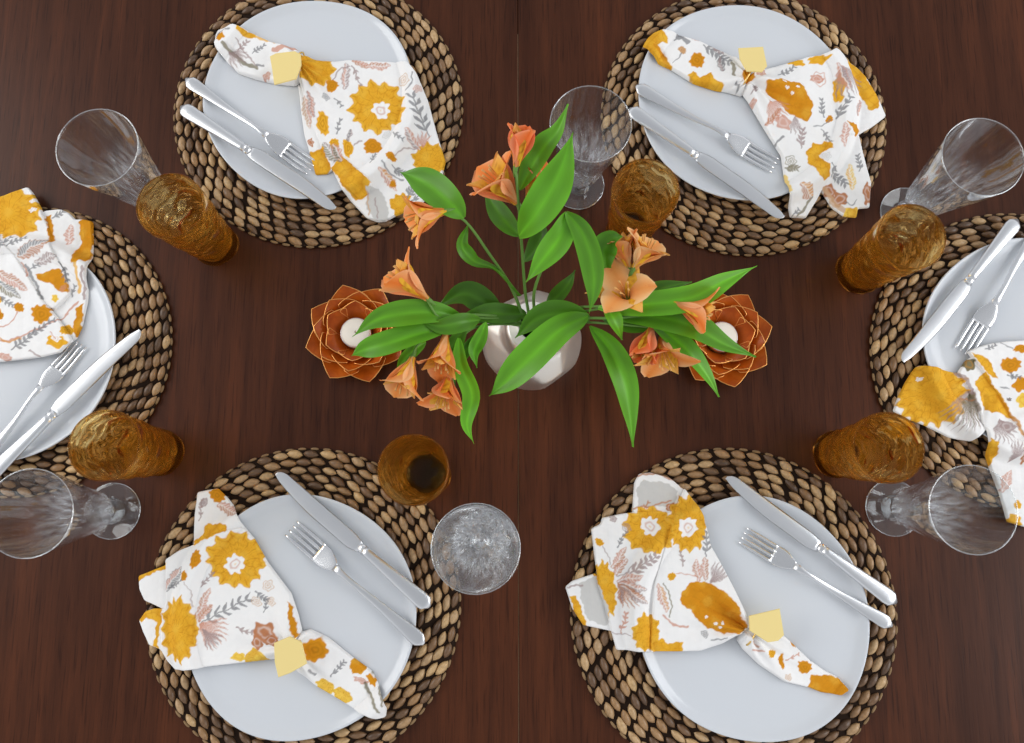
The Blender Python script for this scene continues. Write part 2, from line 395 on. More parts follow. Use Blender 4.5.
# ================= cutlery =================
M_silver = mat_plain('polished_steel', (0.83, 0.835, 0.85), 0.20, 1.0)
M_silver2 = mat_plain('satin_steel', (0.78, 0.79, 0.81), 0.30, 1.0)
def knife():
    t = thing('table_knife')
    L = 0.24; hb = 0.138                                 # x = 0 at the tip, bolster at hb
    h = MB(); st = []
    for i in range(16):
        s = i / 15; x = hb + (L - hb) * s
        w = .0052 + .0052 * s ** 1.1; th = .0040 - .0012 * s
        if s > .88: w *= math.sqrt(max(0.02, 1 - ((s - .88) / .122) ** 2)); th *= math.sqrt(max(.1, 1 - ((s - .88) / .125) ** 2))
        st.append((x, 0, .0012, w, th))
    h.loft(st, 14, 2.3); h.make('handle', M_silver2, t)
    b = MB(); b.loft([(hb - .006, 0, .001, .0040, .0018), (hb - .003, 0, .001, .0056, .0028), (hb + .001, 0, .001, .0060, .0036), (hb + .004, 0, .001, .0057, .0038), (hb + .006, 0, .001, .0053, .0039)], 14)
    b.make('bolster', M_silver, t)
    bl = MB(); st = []
    for i in range(34):
        s = (i / 33) ** 1.5; x = s * (hb - .004)
        q = math.sqrt(max(.02, 1 - (1 - min(1, s / .10)) ** 2))
        top = .0085 * q
        bot = -(.0030 + .0075 * math.sin(min(1, s / .55) * PI / 2)) * q
        if s > .9: bot *= 1 - .35 * (s - .9) / .1; top *= 1 - .35 * (s - .9) / .1
        st.append((x, (top + bot) / 2, .0008, max(.0022, (top - bot) / 2), .0003 + .0007 * s))
    bl.loft(st, 10); bl.make('blade', M_silver2, t)
    return t
def fork():
    t = thing('table_fork'); L = 0.205
    arch = lambda x: 0.0065 * math.exp(-((x - .085) / .030) ** 2) - .0015 * math.exp(-((x - .030) / .02) ** 2)
    h = MB(); st = []
    for i in range(20):
        s = i / 19; x = .070 + (L - .070) * s
        w = .0030 + .0072 * max(0, (s - .15) / .85) ** 1.6 + .0018 * math.exp(-(s / .08) ** 2); th = .0016
        if s > .9: w *= math.sqrt(max(.03, 1 - ((s - .9) / .102) ** 2))
        st.append((x, 0, arch(x), w, th))
    h.loft(st, 12); h.make('handle', M_silver2, t)
    m = MB(); st = []
    for i in range(10):
        s = i / 9; x = .042 + .030 * s
        w = .0122 - .0002 * s if s < .35 else .0122 - .0082 * ((s - .35) / .65) ** 1.5
        st.append((x, 0, arch(x), w, .0011))
    m.loft(st, 14, 3.0)
    for k in range(4):
        y = (-1.5 + k) * .0066; st = []
        for i in range(9):
            s = i / 8; x = .045 * s
            st.append((x, y * (1 + .02 * (1 - s)), arch(x) , .0010 + .0012 * min(1, s * 2.5), .0007 + .0005 * s))
        m.loft(st, 8)
    m.make('tined_head', M_silver, t)
    return t
def place(t, tip, end, L, z_tip, z_end):
    a = P(*tip, z_tip); b = P(*end, z_end); d = b - a
    t.location = a
    d.normalize(); y = Vector((0, 0, 1)).cross(d).normalized(); zz = d.cross(y)
    t.rotation_mode = 'QUATERNION'
    t.rotation_quaternion = Matrix((d, y, zz)).transposed().to_quaternion()
    s = (b - a).length / L; t.scale = (s, max(s, .95), 1)
KN = [('bl', (276, 474), (430, 607), 'silver table knife on the bottom left plate, its blade tip pointing away'),
      ('br', (726, 478), (896, 603), 'silver table knife on the bottom right plate, right of its fork'),
      ('tl', (336, 208), (181, 107), 'silver table knife across the top left plate, beneath the fork in the photo'),
      ('tr', (784, 217), (629, 109), 'silver table knife on the top right plate, its handle beside the upper goblet'),
      ('l', (140, 330), (-17, 483), 'silver table knife on the left edge plate, beside the lower left amber tumbler'),
      ('r', (903, 362), (1017, 220), 'silver table knife on the right edge plate, its blade resting over the rim')]
FK = [('bl', (291, 528), (424, 644), 'four tined silver fork on the bottom left plate'),
      ('br', (743, 535), (892, 626), 'four tined silver fork on the bottom right plate, beneath the knife'),
      ('tl', (312, 168), (186, 79), 'four tined silver fork on the top left plate, tines by the napkin'),
      ('tr', (776, 166), (636, 86), 'four tined silver fork on the top right plate, handle over the rim'),
      ('l', (80, 343), (-28, 474), 'four tined silver fork on the left edge plate, tines touching the floral napkin'),
      ('r', (963, 353), (1046, 214), 'four tined silver fork on the right edge plate, cut off by the photo edge')]
k0 = f0 = None
for key, a, b, lab in KN:
    t = k0 = knife() if k0 is None else copy_tree(k0)
    place(t, a, b, .24, RIM + .0012, RIM + .0030); tag(t, lab, 'knife', 'silver table knives')
for key, a, b, lab in FK:
    t = f0 = fork() if f0 is None else copy_tree(f0)
    place(t, a, b, .205, WELL + .0028, RIM + .0030); tag(t, lab, 'fork', 'silver table forks')

# ================= glasses =================
M_amber = mat_glass('amber_glass', (0.99, 0.90, 0.62), 1.38, 0.0, (1.0, 0.46, 0.05), 16, (.27, (.97, .84, .50), (.95, .42, .04), .14))
def amber_tumbler():
    h = 0.138; n = 132; m = 84; v = []; f = []
    def R(s): return .0268 + .0022 * math.exp(-(s / .05) ** 2) + .0108 * (max(0, s - .08) / .92) ** .9
    def rip(a, s, k):
        q = noise.noise(Vector((math.cos(a) * 1.7 + k, math.sin(a) * 1.7, s * 13 + 1.2 * noise.noise(Vector((math.cos(a) * 2, math.sin(a) * 2, s * 5))))))
        q2 = noise.noise(Vector((math.cos(a) * 4, math.sin(a) * 4 + k, s * 24)))
        return (q + .22 * q2)
    prof = []
    prof += [('o', 0.0, .0, .0)]
    rows = []
    rows.append([(0.0, 0.0)] * n)
    rows.append([(R(0) * .9, 0.0)] * n)
    for i in range(m):                                    # outer wall
        s = i / (m - 1); rows.append([(R(s) + .0024 * rip(2 * PI * j / n, s, 0) * min(1, (1 - s) * 14) , .0015 + (h - .0022) * s) for j in range(n)])
    rows.append([(R(1) - .0008, h)] * n)
    for i in range(m):                                    # inner wall, ribboned too
        s = 1 - i / (m - 1) * .915; rows.append([(R(s) - .0017 - .0035 * max(0, .2 - s) / .2 + .0028 * rip(2 * PI * j / n, s, 9) * min(1, (1 - s) * 14), .0015 + (h - .0026) * s) for j in range(n)])
    rows.append([(R(0) * .6, .0112)] * n); rows.append([(0.0, .0104)] * n)
    for i, row in enumerate(rows):
        for j, (r, z) in enumerate(row):
            a = 2 * PI * j / n; v.append((r * math.cos(a), r * math.sin(a), z))
    for i in range(len(rows) - 1):
        for j in range(n):
            j2 = (j + 1) % n; f.append((i * n + j, i * n + j2, (i + 1) * n + j2, (i + 1) * n + j))
    return link('amber_tumbler', v, f, M_amber)
AM = [(216, 245, 0, 'rippled amber glass tumbler left of the top left placemat, overlapping the goblet'),
      (161, 453, 0, 'rippled amber glass tumbler left of centre, above the lower left goblet'),
      (427, 474, 0, 'rippled amber glass tumbler seen from straight above, beside the upright middle goblet'),
      (628, 232, 0, 'rippled amber glass tumbler partly hidden by peach blossoms, at the top right placemat'),
      (858, 272, 0, 'rippled amber glass tumbler right of centre, overlapping the foot of the upper right goblet'),
      (836, 455, 0, 'rippled amber glass tumbler above the foot of the lower right goblet')]
g0 = None
for px, py, z, lab in AM:
    if g0 is None: o = g0 = amber_tumbler()
    else: o = g0.copy(); COL.objects.link(o)
    o.location = P(px, py, 0); o.rotation_euler.z = random.uniform(0, 6); tag(o, lab, 'glass', 'amber tumblers')

M_clear = mat_thin_glass('clear_bowl_glass', 1.3); M_rim = mat_thin_glass('clear_rim_glass', 1.0, base=.26); M_flute = mat_thin_glass('clear_fluted_glass', 1.3, base=.05, rough=.05, streak=.38); M_solid = mat_glass('clear_solid_glass', (0.97, 0.98, 0.99), 1.40)
def goblet():
    t = thing('water_goblet'); N = 96
    key = [(.0065, .0215), (.0110, .0245), (.0160, .0305), (.0205, .0400), (.0238, .0520), (.0268, .0680), (.0300, .0860), (.0340, .1060), (.0385, .1280), (.0420, .1480), (.0438, .1620), (.0443, .1680)]
    kv = spline([Vector((r, z, 0)) for r, z in key], 44)
    outer = [(p.x, p.y) for p in kv]
    inner = [(max(0.0, r - .0014), z + (.003 if i < 6 else 0)) for i, (r, z) in enumerate(outer)][::-1]
    prof = [(0, outer[0][1])] + outer + [(.0440, .1686)] + inner[1:] + [(0, inner[-1][1])]
    zs = [z for r, z in prof]
    def wob(a, i):
        k = max(0.0, min(1.0, (.125 - zs[i]) / .07)) * max(0, min(1, (zs[i] - .024) / .012))
        return 1 + .036 * k * math.cos(16 * a)
    MB().lathe(prof, 144, wob=wob).make('bowl', M_flute, t)
    def ring(R, z, r): return [(R + r * math.cos(2 * PI * k / 10), z + r * math.sin(2 * PI * k / 10)) for k in range(11)]
    MB().lathe(ring(.0442, .1684, .0006), 96).make('rim', M_rim, t)
    MB().lathe(ring(.0334, .0013, .0006), 96).make('foot_rim', M_rim, t)
    MB().lathe([(0, .0245), (.0060, .0235), (.0066, .0205), (.0050, .0175), (.0062, .0150), (.0085, .0135), (.0068, .0110), (.0050, .0085), (.0060, .0060), (.0105, .0044), (.0160, .0038), (0, .0040)], 32).make('stem', M_solid, t)
    MB().lathe([(.0080, .0047), (.0150, .0040), (.0230, .0032), (.0300, .0026), (.0326, .0022), (.0334, .0014), (.0325, .0004), (0, .0002)], 64).make('foot', M_clear, t)
    return t
GB = [(165, 205, 'clear stemmed goblet at the upper left, its foot behind an amber tumbler'),
      (113, 511, 'clear stemmed goblet at the lower left edge of the photo'),
      (482, 540, 'clear stemmed goblet seen straight down, between the two bottom place settings'),
      (578, 185, 'clear stemmed goblet at the top centre, behind green lily leaves'),
      (906, 213, 'clear stemmed goblet at the upper right, its foot behind an amber tumbler'),
      (893, 508, 'clear stemmed goblet at the lower right, its rim overlapping the right napkin')]
g0 = None
for px, py, lab in GB:
    g0 = t = goblet() if g0 is None else copy_tree(g0)
    t.location = P(px, py, 0); t.rotation_euler.z = random.uniform(0, 6); tag(t, lab, 'glass', 'clear goblets')
# ================= vase =================
M_vase = mat_plain('champagne_metal', (0.98, 0.94, 0.87), 0.42, 1.0)
M_dark = mat_plain('vase_inside', (0.02, 0.018, 0.016), 0.6)
VP = P(531.5, 341, .062); VZ = .142
vt = thing('bud_vase', (VP.x, VP.y, Z0), .2, 'round faceted champagne silver bud vase holding the lilies at the table centre', 'vase')
def vase():
    n = 72; prof = []
    m = 40; rows = []
    for i in range(m):
        s = i / (m - 1); z = VZ * s
        r = .0580 * math.sin(PI * (0.16 + .735 * s)) ** .72
        rows.append((r, z))
    rows += [(.0168, VZ - .0006), (.0160, VZ + .0008), (.0150, VZ + .0004)]
    v = []; f = []
    dirs = []                                          # broad flats pressed into the metal
    for i in range(20):
        zz = 1 - 2 * (i + .5) / 20; ph = i * 2.39996
        dirs.append((Vector((math.cos(ph) * math.sqrt(1 - zz * zz), math.sin(ph) * math.sqrt(1 - zz * zz), zz)), .0535 + .0012 * math.sin(i * 5)))
    c = Vector((0, 0, .060))
    for i, (r, z) in enumerate(rows):
        for j in range(n):
            a = 2 * PI * j / n; p = Vector((r * math.cos(a), r * math.sin(a), z)); q = p - c
            if i < m and z < VZ - .006 and z > .004:
                k = min(1, (VZ - .006 - z) / .015)
                for d, dist in dirs:
                    h = Vector((q.x, q.y, q.z * .92)).dot(d)
                    if h > dist: q -= d * (h - dist) * .85 * k
                p = c + q
            v.append(p)
    R = len(rows)
    for i in range(R - 1):
        for j in range(n):
            j2 = (j + 1) % n; f.append((i * n + j, i * n + j2, (i + 1) * n + j2, (i + 1) * n + j))
    f.append(tuple(range(n))[::-1])
    link('body', v, f, M_vase, vt)
    MB().lathe([(.0151, VZ + .0003), (.0148, VZ - .006), (.020, VZ - .02), (.035, VZ - .045), (.030, VZ - .08), (0, VZ - .09)], 40).make('inner_wall', M_dark, vt)
vase()

# ================= lotus candle holders =================
def mat_capiz():
    m, nt, out = nmat('orange_capiz'); L = nt.links.new
    n = nd(nt, 'ShaderNodeTexNoise', Scale=38.0, Detail=4.0, Distortion=1.0); L(coords(nt), n.inputs['Vector'])
    r = ramp(nt, [(0.3, (0.50, 0.085, 0.006)), (0.55, (0.66, 0.135, 0.010)), (0.75, (0.78, 0.20, 0.02))]); L(n.outputs['Fac'], r.inputs['Fac'])
    p = pr(nt, Roughness=0.3, Specular_IOR_Level=0.35); L(r.outputs['Color'], p.inputs['Base Color'])
    tr = nt.nodes.new('ShaderNodeBsdfTranslucent'); L(r.outputs['Color'], tr.inputs['Color'])
    ms = nt.nodes.new('ShaderNodeMixShader'); ms.inputs[0].default_value = .35
    L(p.outputs[0], ms.inputs[1]); L(tr.outputs[0], ms.inputs[2]); L(ms.outputs[0], out.inputs[0]); return m
M_capiz = mat_capiz(); M_gold = mat_plain('gold_edging', (0.95, 0.46, 0.14), 0.35, 1.0)
M_wax = mat_plain('cream_wax', (0.86, 0.80, 0.70), 0.5, spec=0.3); M_wick = mat_plain('wick', (0.25, 0.22, 0.18), 0.9)
M_cup = mat_plain('tealight_cup', (0.8, 0.8, 0.8), 0.3, 1.0)
def petal_meshes(L, W, r0, z0, rise, curl):
    """one shell petal, pointed six-sided outline, leaning outward along +x"""
    def pt(s, u):
        wd = W * (0.45 + .55 * min(1, s / .62)) if s < .70 else W * (1 - (s - .70) / .30 * .98)
        y = u * wd; x = r0 + L * math.cos(rise) * s + curl * s * s * .3 * L
        z = z0 + L * math.sin(rise) * s ** 1.15 + .25 * (y * y) / W * (1 - .4 * s)
        x -= .35 * y * y / W * .9
        return Vector((x, y, z))
    v = []; f = []; ns, nu = 12, 8
    for k in (0, 1):
        for i in range(ns + 1):
            for j in range(nu + 1):
                p = pt(i / ns, -1 + 2 * j / nu); p.z += -.0006 * k; v.append(p)
    o = (ns + 1) * (nu + 1)
    for i in range(ns):
        for j in range(nu):
            a = i * (nu + 1) + j; q = (a, a + nu + 1, a + nu + 2, a + 1); f.append(q[::-1]); f.append(tuple(x + o for x in q))
    edge = [pt(i / ns, -1) for i in range(ns + 1)] + [pt(1 - i / ns, 1) for i in range(1, ns + 1)]
    m1 = MB().add(v, f); m2 = MB().tube([e + Vector((0, 0, -.0003)) for e in edge], .00055, 6)
    return m1, m2
def lotus():
    t = thing('lotus_candle_holder')
    tiers = [(8, .0435, .0260, .021, .006, .34, .1, 0.0), (8, .036, .0240, .019, .010, .68, .25, .5), (6, .028, .0190, .020, .011, 1.0, .25, .2)]
    for n, L, W, r0, z0, rise, curl, off in tiers:
        a, b = petal_meshes(L, W, r0, z0, rise, curl); base = None
        for k in range(n):
            if base is None:
                pp = base = a.make('petal', M_capiz, t); b.make('gold_edge', M_gold, pp)
            else: pp = copy_tree(base, t)
            pp.rotation_euler.z = 2 * PI * (k + off) / n
    MB().lathe([(0, 0), (.026, 0), (.030, .003), (.030, .008), (.024, .010), (.0215, .0105), (.021, .0075), (0, .0075)], 40).make('base_dish', M_gold, t)
    return t
CH = [(356, 333, .3, 'orange lotus shaped shell candle holder left of the vase'), (722, 337, 1.0, 'orange lotus shaped shell candle holder right of the vase')]
l0 = c0 = None
for i, (px, py, rz, lab) in enumerate(CH):
    p = P(px, py, .02)
    t = l0 = lotus() if l0 is None else copy_tree(l0)
    t.location = (p.x, p.y, Z0); t.rotation_euler.z = rz; tag(t, lab, 'candle holder', 'lotus candle holders')
    if c0 is None:
        c0 = c = thing('tealight_candle')
        MB().lathe([(0, 0), (.0178, 0), (.0186, .001), (.0186, .0150), (.0180, .0150), (.0180, .002), (0, .002)], 40).make('cup', M_cup, c)
        MB().lathe([(0, .0022), (.0178, .0022), (.0178, .0155), (.0165, .0172), (.004, .0166), (0, .0162)], 40).make('wax', M_wax, c)
        MB().tube([(0, 0, .016), (.0003, 0, .020), (.0015, 0, .024)], .0007, 6).make('wick', M_wick, c)
    else: c = copy_tree(c0)
    c.location = (p.x, p.y, Z0 + .0078)
    tag(c, ['cream tealight candle inside the left lotus holder', 'cream tealight candle inside the right lotus holder'][i], 'candle', 'tealight candles')

# ================= lilies =================
M_leaf = mat_attr('lily_leaf', 0.42, spec=0.4, transl=0.22, transl_tint=(1.3, 1.35, .6))
M_petal = mat_attr('lily_petal', 0.55, spec=0.2, transl=0.22)
M_stem = mat_plain('green_stem', (0.13, 0.27, 0.05), 0.5, spec=0.3)
def leaf(parent, pts, wpx, shade=1.0, roll=0.0, fold=.32, wave=.10, tip=1.0, wbase=.12):
    """pts: (px, py, z) from the stalk to the tip"""
    W = [P(*p) for p in pts]; n = 26; c = spline(W, n); zav = sum(p[2] for p in pts) / len(pts)
    w = wpx * (H - zav) / F * .5; m = 8; v = []; cols = []; f = []
    cc = Vector((0, 0, Z0 + H))
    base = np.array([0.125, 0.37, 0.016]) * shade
    for side in (0, 1):
        for i, p in enumerate(c):
            s = i / (n - 1); t = (c[min(i + 1, n - 1)] - c[max(i - 1, 0)]).normalized()
            up = Vector((0, 0, 1)); a = t.cross(up)
            if a.length < .25: a = t.cross(Vector((0, 1, .2)))
            a.normalize(); nn = a.cross(t).normalized()
            ro = roll[0] + (roll[1] - roll[0]) * s if isinstance(roll, tuple) else roll
            a2 = a * math.cos(ro) + nn * math.sin(ro); n2 = nn * math.cos(ro) - a * math.sin(ro)
            ww = w * max(wbase * (1 - s), (math.sin(PI * min(1, s ** .85)) ** (.70 + .55 * s * s)) if s < .999 else 0)
            if s > .5: ww *= 1 - .18 * ((s - .5) / .5) ** 2 * tip
            ww = max(ww, .0004)
            for j in range(m + 1):
                u = -1 + 2 * j / m
                z = fold * abs(u) * ww + wave * w * math.sin(s * 9 + u * 1.5) * abs(u)
                v.append(p + a2 * u * ww + n2 * (z - side * .0004))
                g = (1.0 + .22 * math.exp(-(u / .09) ** 2) + .10 * math.cos(u * 19) - .06 * s) * (1 + .16 * noise.noise(Vector((s * 5, u * 2, wpx + pts[0][0]))))
                k = base * g
                if side: k = k * 1.25 + np.array([.03, .05, .02])
                cols.append(tuple(k))
    o = n * (m + 1)
    for i in range(n - 1):
        for j in range(m):
            a = i * (m + 1) + j; q = (a, a + m + 1, a + m + 2, a + 1); f.append(q[::-1] ); f.append(tuple(x + o for x in q))
    rm = Vector(parent.location)
    return link('leaf', [p - rm for p in v], f, M_leaf, parent, cols=cols)
C_out = np.array([1.0, 0.36, 0.065]); C_edge = np.array([1.0, 0.56, 0.27]); C_mid = np.array([0.80, 0.14, 0.025]); C_yel = np.array([0.98, 0.58, 0.04])
def one_petal(L, W, opn, inner, hue, rs):
    """petal in local frame, axis +z, leaning along +x"""
    v = []; f = []; cols = []; ns, nu = 14, 6
    for side in (0, 1):
        for i in range(ns + 1):
            s = i / ns
            r = .0022 + L * (.16 * s + opn * .55 * s ** 2.6 + (.10 * s ** 6 if not inner else .02 * s ** 5))
            z = L * (s - opn * .30 * s ** 2.8)
            wd = W * (.16 + .84 * math.sin(min(1, s / .72) * PI / 2) ** 1.6) if s < .72 else W * (max(0, 1 - ((s - .72) / .285) ** 2.4) ** .5 if not inner else max(.05, 1 - ((s - .72) / .285) ** 1.3))
            for j in range(nu + 1):
                u = -1 + 2 * j / nu
                cup = .55 * wd * u * u * (1 - .5 * s)
                v.append((r - cup * .9 + side * .0004 + .0008 * math.sin(7 * s + 3 * u + rs), u * wd, z + .0007 * math.sin(9 * s + u * 4 + rs)))
                if inner:
                    k = C_yel * (1 - .2 * s) * (1 - hue * .1) + C_out * .15 * s
                    if s > .7: k = k * (1 - (s - .7) * 1.8) + C_edge * (s - .7) * 1.8
                    if abs((s * 9 + u * 1.1) % 1 - .5) < .13 and .3 < s < .85: k = k * .55 + C_mid * .25
                else:
                    e = abs(u) ** 1.5; k = C_out * (1 - e) + C_edge * e
                    mid = math.exp(-(u / .34) ** 2) * (1 - .45 * s) * (1.0 if side else .5)
                    k = k * (1 - mid * .75) + C_mid * mid * .75
                    if s < .35: k = k * (.6 + s) + C_yel * (.35 - s) * .5
                    k = k * np.array([1, 1 - .35 * hue, 1 - .3 * hue]) + np.array([.0, .05, .07]) * max(0, -hue)
                cols.append(tuple(np.clip(k, 0, 1)))
    o = (ns + 1) * (nu + 1)
    for i in range(ns):
        for j in range(nu):
            a = i * (nu + 1) + j; q = (a, a + 1, a + nu + 2, a + nu + 1); f.append(q[::-1]); f.append(tuple(x + o for x in q))
    return v, f, cols
M_sta = mat_plain('stamen', (0.75, 0.40, 0.12), 0.6)
def flower(parent, base, mouth, opn=.5, wide=.42, hue=0.0, spin=0.0, lenk=1.0, name='blossom'):
    a = P(*base); b = P(*mouth); L = (b - a).length * lenk
    c = bpy.data.objects.new(name, None); COL.objects.link(c); c.parent = parent; c.empty_display_size = .01
    c.location = a - Vector(parent.location)
    c.rotation_mode = 'QUATERNION'; c.rotation_quaternion = (b - a).to_track_quat('Z', 'Y') @ Matrix.Rotation(spin, 4, 'Z').to_quaternion()
    for k in range(6):
        inner = k % 2; rs = random.uniform(0, 6)
        v, f, cols = one_petal(L * random.uniform(.93, 1.05) * (.95 if inner else 1), L * wide * (.60 if inner else .98) * .62, opn * random.uniform(.75, 1.25), inner, hue, rs)
        o = link('petal', v, f, M_petal, c, cols=cols); o.rotation_euler.z = k * PI / 3 + random.uniform(-.1, .1)
    if opn > .2:
        m = MB()
        for k in range(5):
            q = k * 1.26 + .3; pts = [Vector((.0015 * math.cos(q), .0015 * math.sin(q), .1 * L)), Vector((.004 * math.cos(q), .004 * math.sin(q), .5 * L)), Vector((.007 * math.cos(q) + .003, .007 * math.sin(q), .86 * L))]
            sp_ = spline(pts, 8); m.tube(sp_, [.0005] * 6 + [.0009, .0011], 5)
        m.make('stamens', M_sta, c)
    m = MB(); m.tube([(0, 0, -.010), (0, 0, -.004), (0, 0, .001), (0, 0, .006)], [.0009, .0022, .0026, .0020], 8); m.make('green_base', M_stem, c)
    return c
def stem(parent, pts, r=.0019, name='stalk'):
    c = spline([P(*p) for p in pts], 22); rm = Vector(parent.location)
    return MB().tube([p - rm for p in c], [r * (1 - .35 * i / 21) for i in range(22)], 8).make(name, M_stem, parent)
def lily(label):
    return thing('alstroemeria_stem', (VP.x, VP.y, Z0 + VZ), 0, label, 'flower', 'lily stems in the vase')
IN = lambda dx, dy: [(531 + dx * .5, 345 + dy * .3, .03), (531 + dx, 319 + dy, VZ + .002)]
# --- centre stem
g = lily('tall centre lily stem with orange blossoms and a closed red bud, pointing up')
stem(g, IN(-2, -2) + [(525, 290, .18), (521, 235, .25), (516, 172, .31)])
leaf(g, [(520, 190, .29), (531, 168, .30), (545, 146, .315), (558, 130, .32), (568, 104, .33)], 27, 1.15, .25)
leaf(g, [(519, 236, .25), (536, 214, .28), (552, 188, .30), (563, 163, .32), (573, 132, .34)], 40, 1.25, -.25, tip=.3)
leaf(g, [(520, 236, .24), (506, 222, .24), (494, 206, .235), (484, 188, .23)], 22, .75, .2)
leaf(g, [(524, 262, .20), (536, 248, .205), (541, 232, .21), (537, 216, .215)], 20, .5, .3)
flower(g, (517, 203, .27), (480, 163, .30), .55, .62, .3, .4)
flower(g, (516, 166, .312), (522, 126, .335), .03, .60, .8, .2)
flower(g, (526, 207, .26), (546, 168, .29), .25, .5, .5, 1.0)
stem(g, [(520, 214, .265), (518, 208, .268), (516, 202, .27)], .0012); stem(g, [(520, 220, .26), (523, 212, .26), (526, 206, .262)], .0012)
# --- upper left stem
g = lily('lily stem arching to the upper left with one orange blossom beside the floral napkin')
stem(g, IN(-8, -1) + [(510, 285, .17), (490, 255, .22), (466, 222, .26), (444, 210, .275)])
leaf(g, [(464, 218, .27), (450, 203, .275), (432, 187, .27), (416, 178, .265), (400, 172, .26)], 34, 1.0, .15, tip=0)
leaf(g, [(467, 226, .25), (462, 246, .235), (474, 261, .22), (496, 270, .20), (520, 296, .17)], 15, .85, .4, wave=.3)
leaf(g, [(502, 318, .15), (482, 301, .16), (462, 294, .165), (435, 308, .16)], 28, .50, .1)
flower(g, (446, 211, .275), (400, 222, .285), .6, .55, .1, .1)
# --- left stem bundle
g = lily('leafy lily stem leaning left over the lotus holder with four orange blossoms')
stem(g, IN(-9, 4) + [(495, 316, .165), (460, 315, .19), (440, 318, .20), (427, 300, .215)])
stem(g, IN(-9, 7) + [(490, 322, .16), (458, 324, .18), (446, 332, .19)]); stem(g, IN(-10, 6) + [(485, 318, .17), (445, 322, .19), (418, 345, .20), (413, 357, .20)], .0016)
stem(g, IN(-7, 8) + [(480, 326, .165), (459, 342, .17), (451, 375, .175)], .0016)
leaf(g, [(460, 316, .19), (430, 312, .205), (400, 314, .21), (374, 321, .21), (352, 337, .205)], 27, .95, .1)
leaf(g, [(448, 328, .19), (418, 334, .20), (386, 344, .205), (364, 350, .20), (351, 356, .20)], 26, 1.0, -.1, tip=-.6)
leaf(g, [(426, 342, .19), (414, 350, .195), (403, 361, .19), (396, 373, .185)], 13, 1.3, .3)
leaf(g, [(459, 338, .18), (461, 365, .185), (472, 395, .18), (467, 424, .17), (474, 444, .16)], 19, 1.45, -.3, tip=1.6)
leaf(g, [(466, 326, .18), (455, 345, .17), (452, 365, .165), (455, 388, .16)], 18, .7, .2)
leaf(g, [(486, 322, .17), (480, 338, .165), (474, 352, .16), (477, 368, .155)], 15, 1.5, .2)
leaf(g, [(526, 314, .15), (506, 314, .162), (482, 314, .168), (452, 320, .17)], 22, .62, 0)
leaf(g, [(480, 320, .18), (462, 322, .195), (440, 326, .20), (420, 322, .20)], 20, .7, .4)
leaf(g, [(484, 330, .165), (470, 345, .16), (462, 358, .155), (459, 376, .15)], 12, .85, .3)
flower(g, (428, 299, .215), (385, 264, .235), .5, .52, .1, .9)
flower(g, (413, 357, .20), (397, 398, .205), .45, .6, -.2, .2)
flower(g, (446, 334, .19), (438, 378, .20), .4, .5, .0, .5)
flower(g, (450, 374, .175), (439, 414, .185), .55, .62, .3, 1.1)
# --- stem to the upper middle, two long leaves
g = lily('lily stem without blossoms holding two long hanging leaves, right of the centre stem')
stem(g, IN(3, -5) + [(535, 288, .20), (552, 245, .25), (566, 212, .27)])
leaf(g, [(566, 212, .27), (560, 236, .26), (544, 258, .25), (526, 282, .235)], 28, 1.25, .25, tip=0)
leaf(g, [(566, 212, .27), (582, 232, .265), (592, 262, .25), (594, 290, .235), (589, 314, .22)], 25, .95, -.35)
leaf(g, [(545, 308, .15), (556, 298, .17), (568, 284, .19), (575, 270, .20)], 17, .55, .2)
# --- upper right stem
g = lily('lily stem to the upper right with two peach blossoms, one wide open')
stem(g, IN(8, -2) + [(575, 308, .17), (605, 306, .20), (626, 304, .22)])
stem(g, IN(8, -1) + [(580, 312, .17), (612, 305, .20), (626, 290, .22), (633, 270, .235)], .0016)
leaf(g, [(606, 268, .24), (604, 252, .25), (612, 240, .255), (622, 236, .26)], 28, .85, .2, tip=-1, wbase=.4)
leaf(g, [(606, 306, .21), (612, 316, .22), (618, 328, .215), (622, 340, .20)], 17, 1.2, .3)
leaf(g, [(598, 308, .20), (640, 305, .22), (690, 298, .23), (726, 280, .23), (757, 266, .225)], 27, 1.3, -.2)
leaf(g, [(600, 308, .19), (635, 300, .20), (664, 288, .205), (692, 282, .20)], 21, .7, .2)
flower(g, (634, 268, .235), (655, 234, .255), .7, .66, -.5, .2)
flower(g, (630, 268, .230), (616, 232, .245), .35, .5, -.2, .9)
flower(g, (627, 301, .215), (623, 281, .250), 1.2, .74, -.6, .35, 1.0)
# --- right stem
g = lily('lily stem leaning right over the other lotus holder with three blossoms and a red bud')
stem(g, IN(9, 3) + [(575, 318, .165), (620, 318, .20), (650, 312, .215), (672, 304, .225)])
stem(g, IN(8, 5) + [(580, 322, .165), (625, 325, .19), (655, 328, .20)], .0016)
leaf(g, [(615, 317, .195), (650, 316, .21), (690, 325, .22), (724, 344, .215), (756, 357, .205)], 31, .95, .15)
leaf(g, [(650, 322, .20), (668, 334, .205), (690, 353, .205), (708, 377, .19), (719, 397, .18)], 21, 1.25, .2)
leaf(g, [(590, 326, .18), (610, 350, .185), (624, 382, .18), (630, 415, .165), (633, 447, .15)], 27, 1.15, .25)
leaf(g, [(588, 316, .18), (560, 330, .195), (528, 360, .195), (506, 382, .185), (489, 396, .175)], 34, 1.15, -.1, tip=-.5)
leaf(g, [(590, 319, .175), (562, 314, .18), (537, 319, .182), (515, 338, .175)], 29, .85, .15, tip=-.5)
leaf(g, [(602, 318, .18), (630, 324, .19), (655, 320, .195), (682, 312, .195)], 20, .6, 0)
flower(g, (673, 303, .225), (718, 318, .23), .5, .52, .2, .5)
flower(g, (652, 327, .20), (642, 362, .21), .04, .62, .9, .3)
flower(g, (662, 336, .20), (664, 374, .212), .85, .62, -.1, .2)
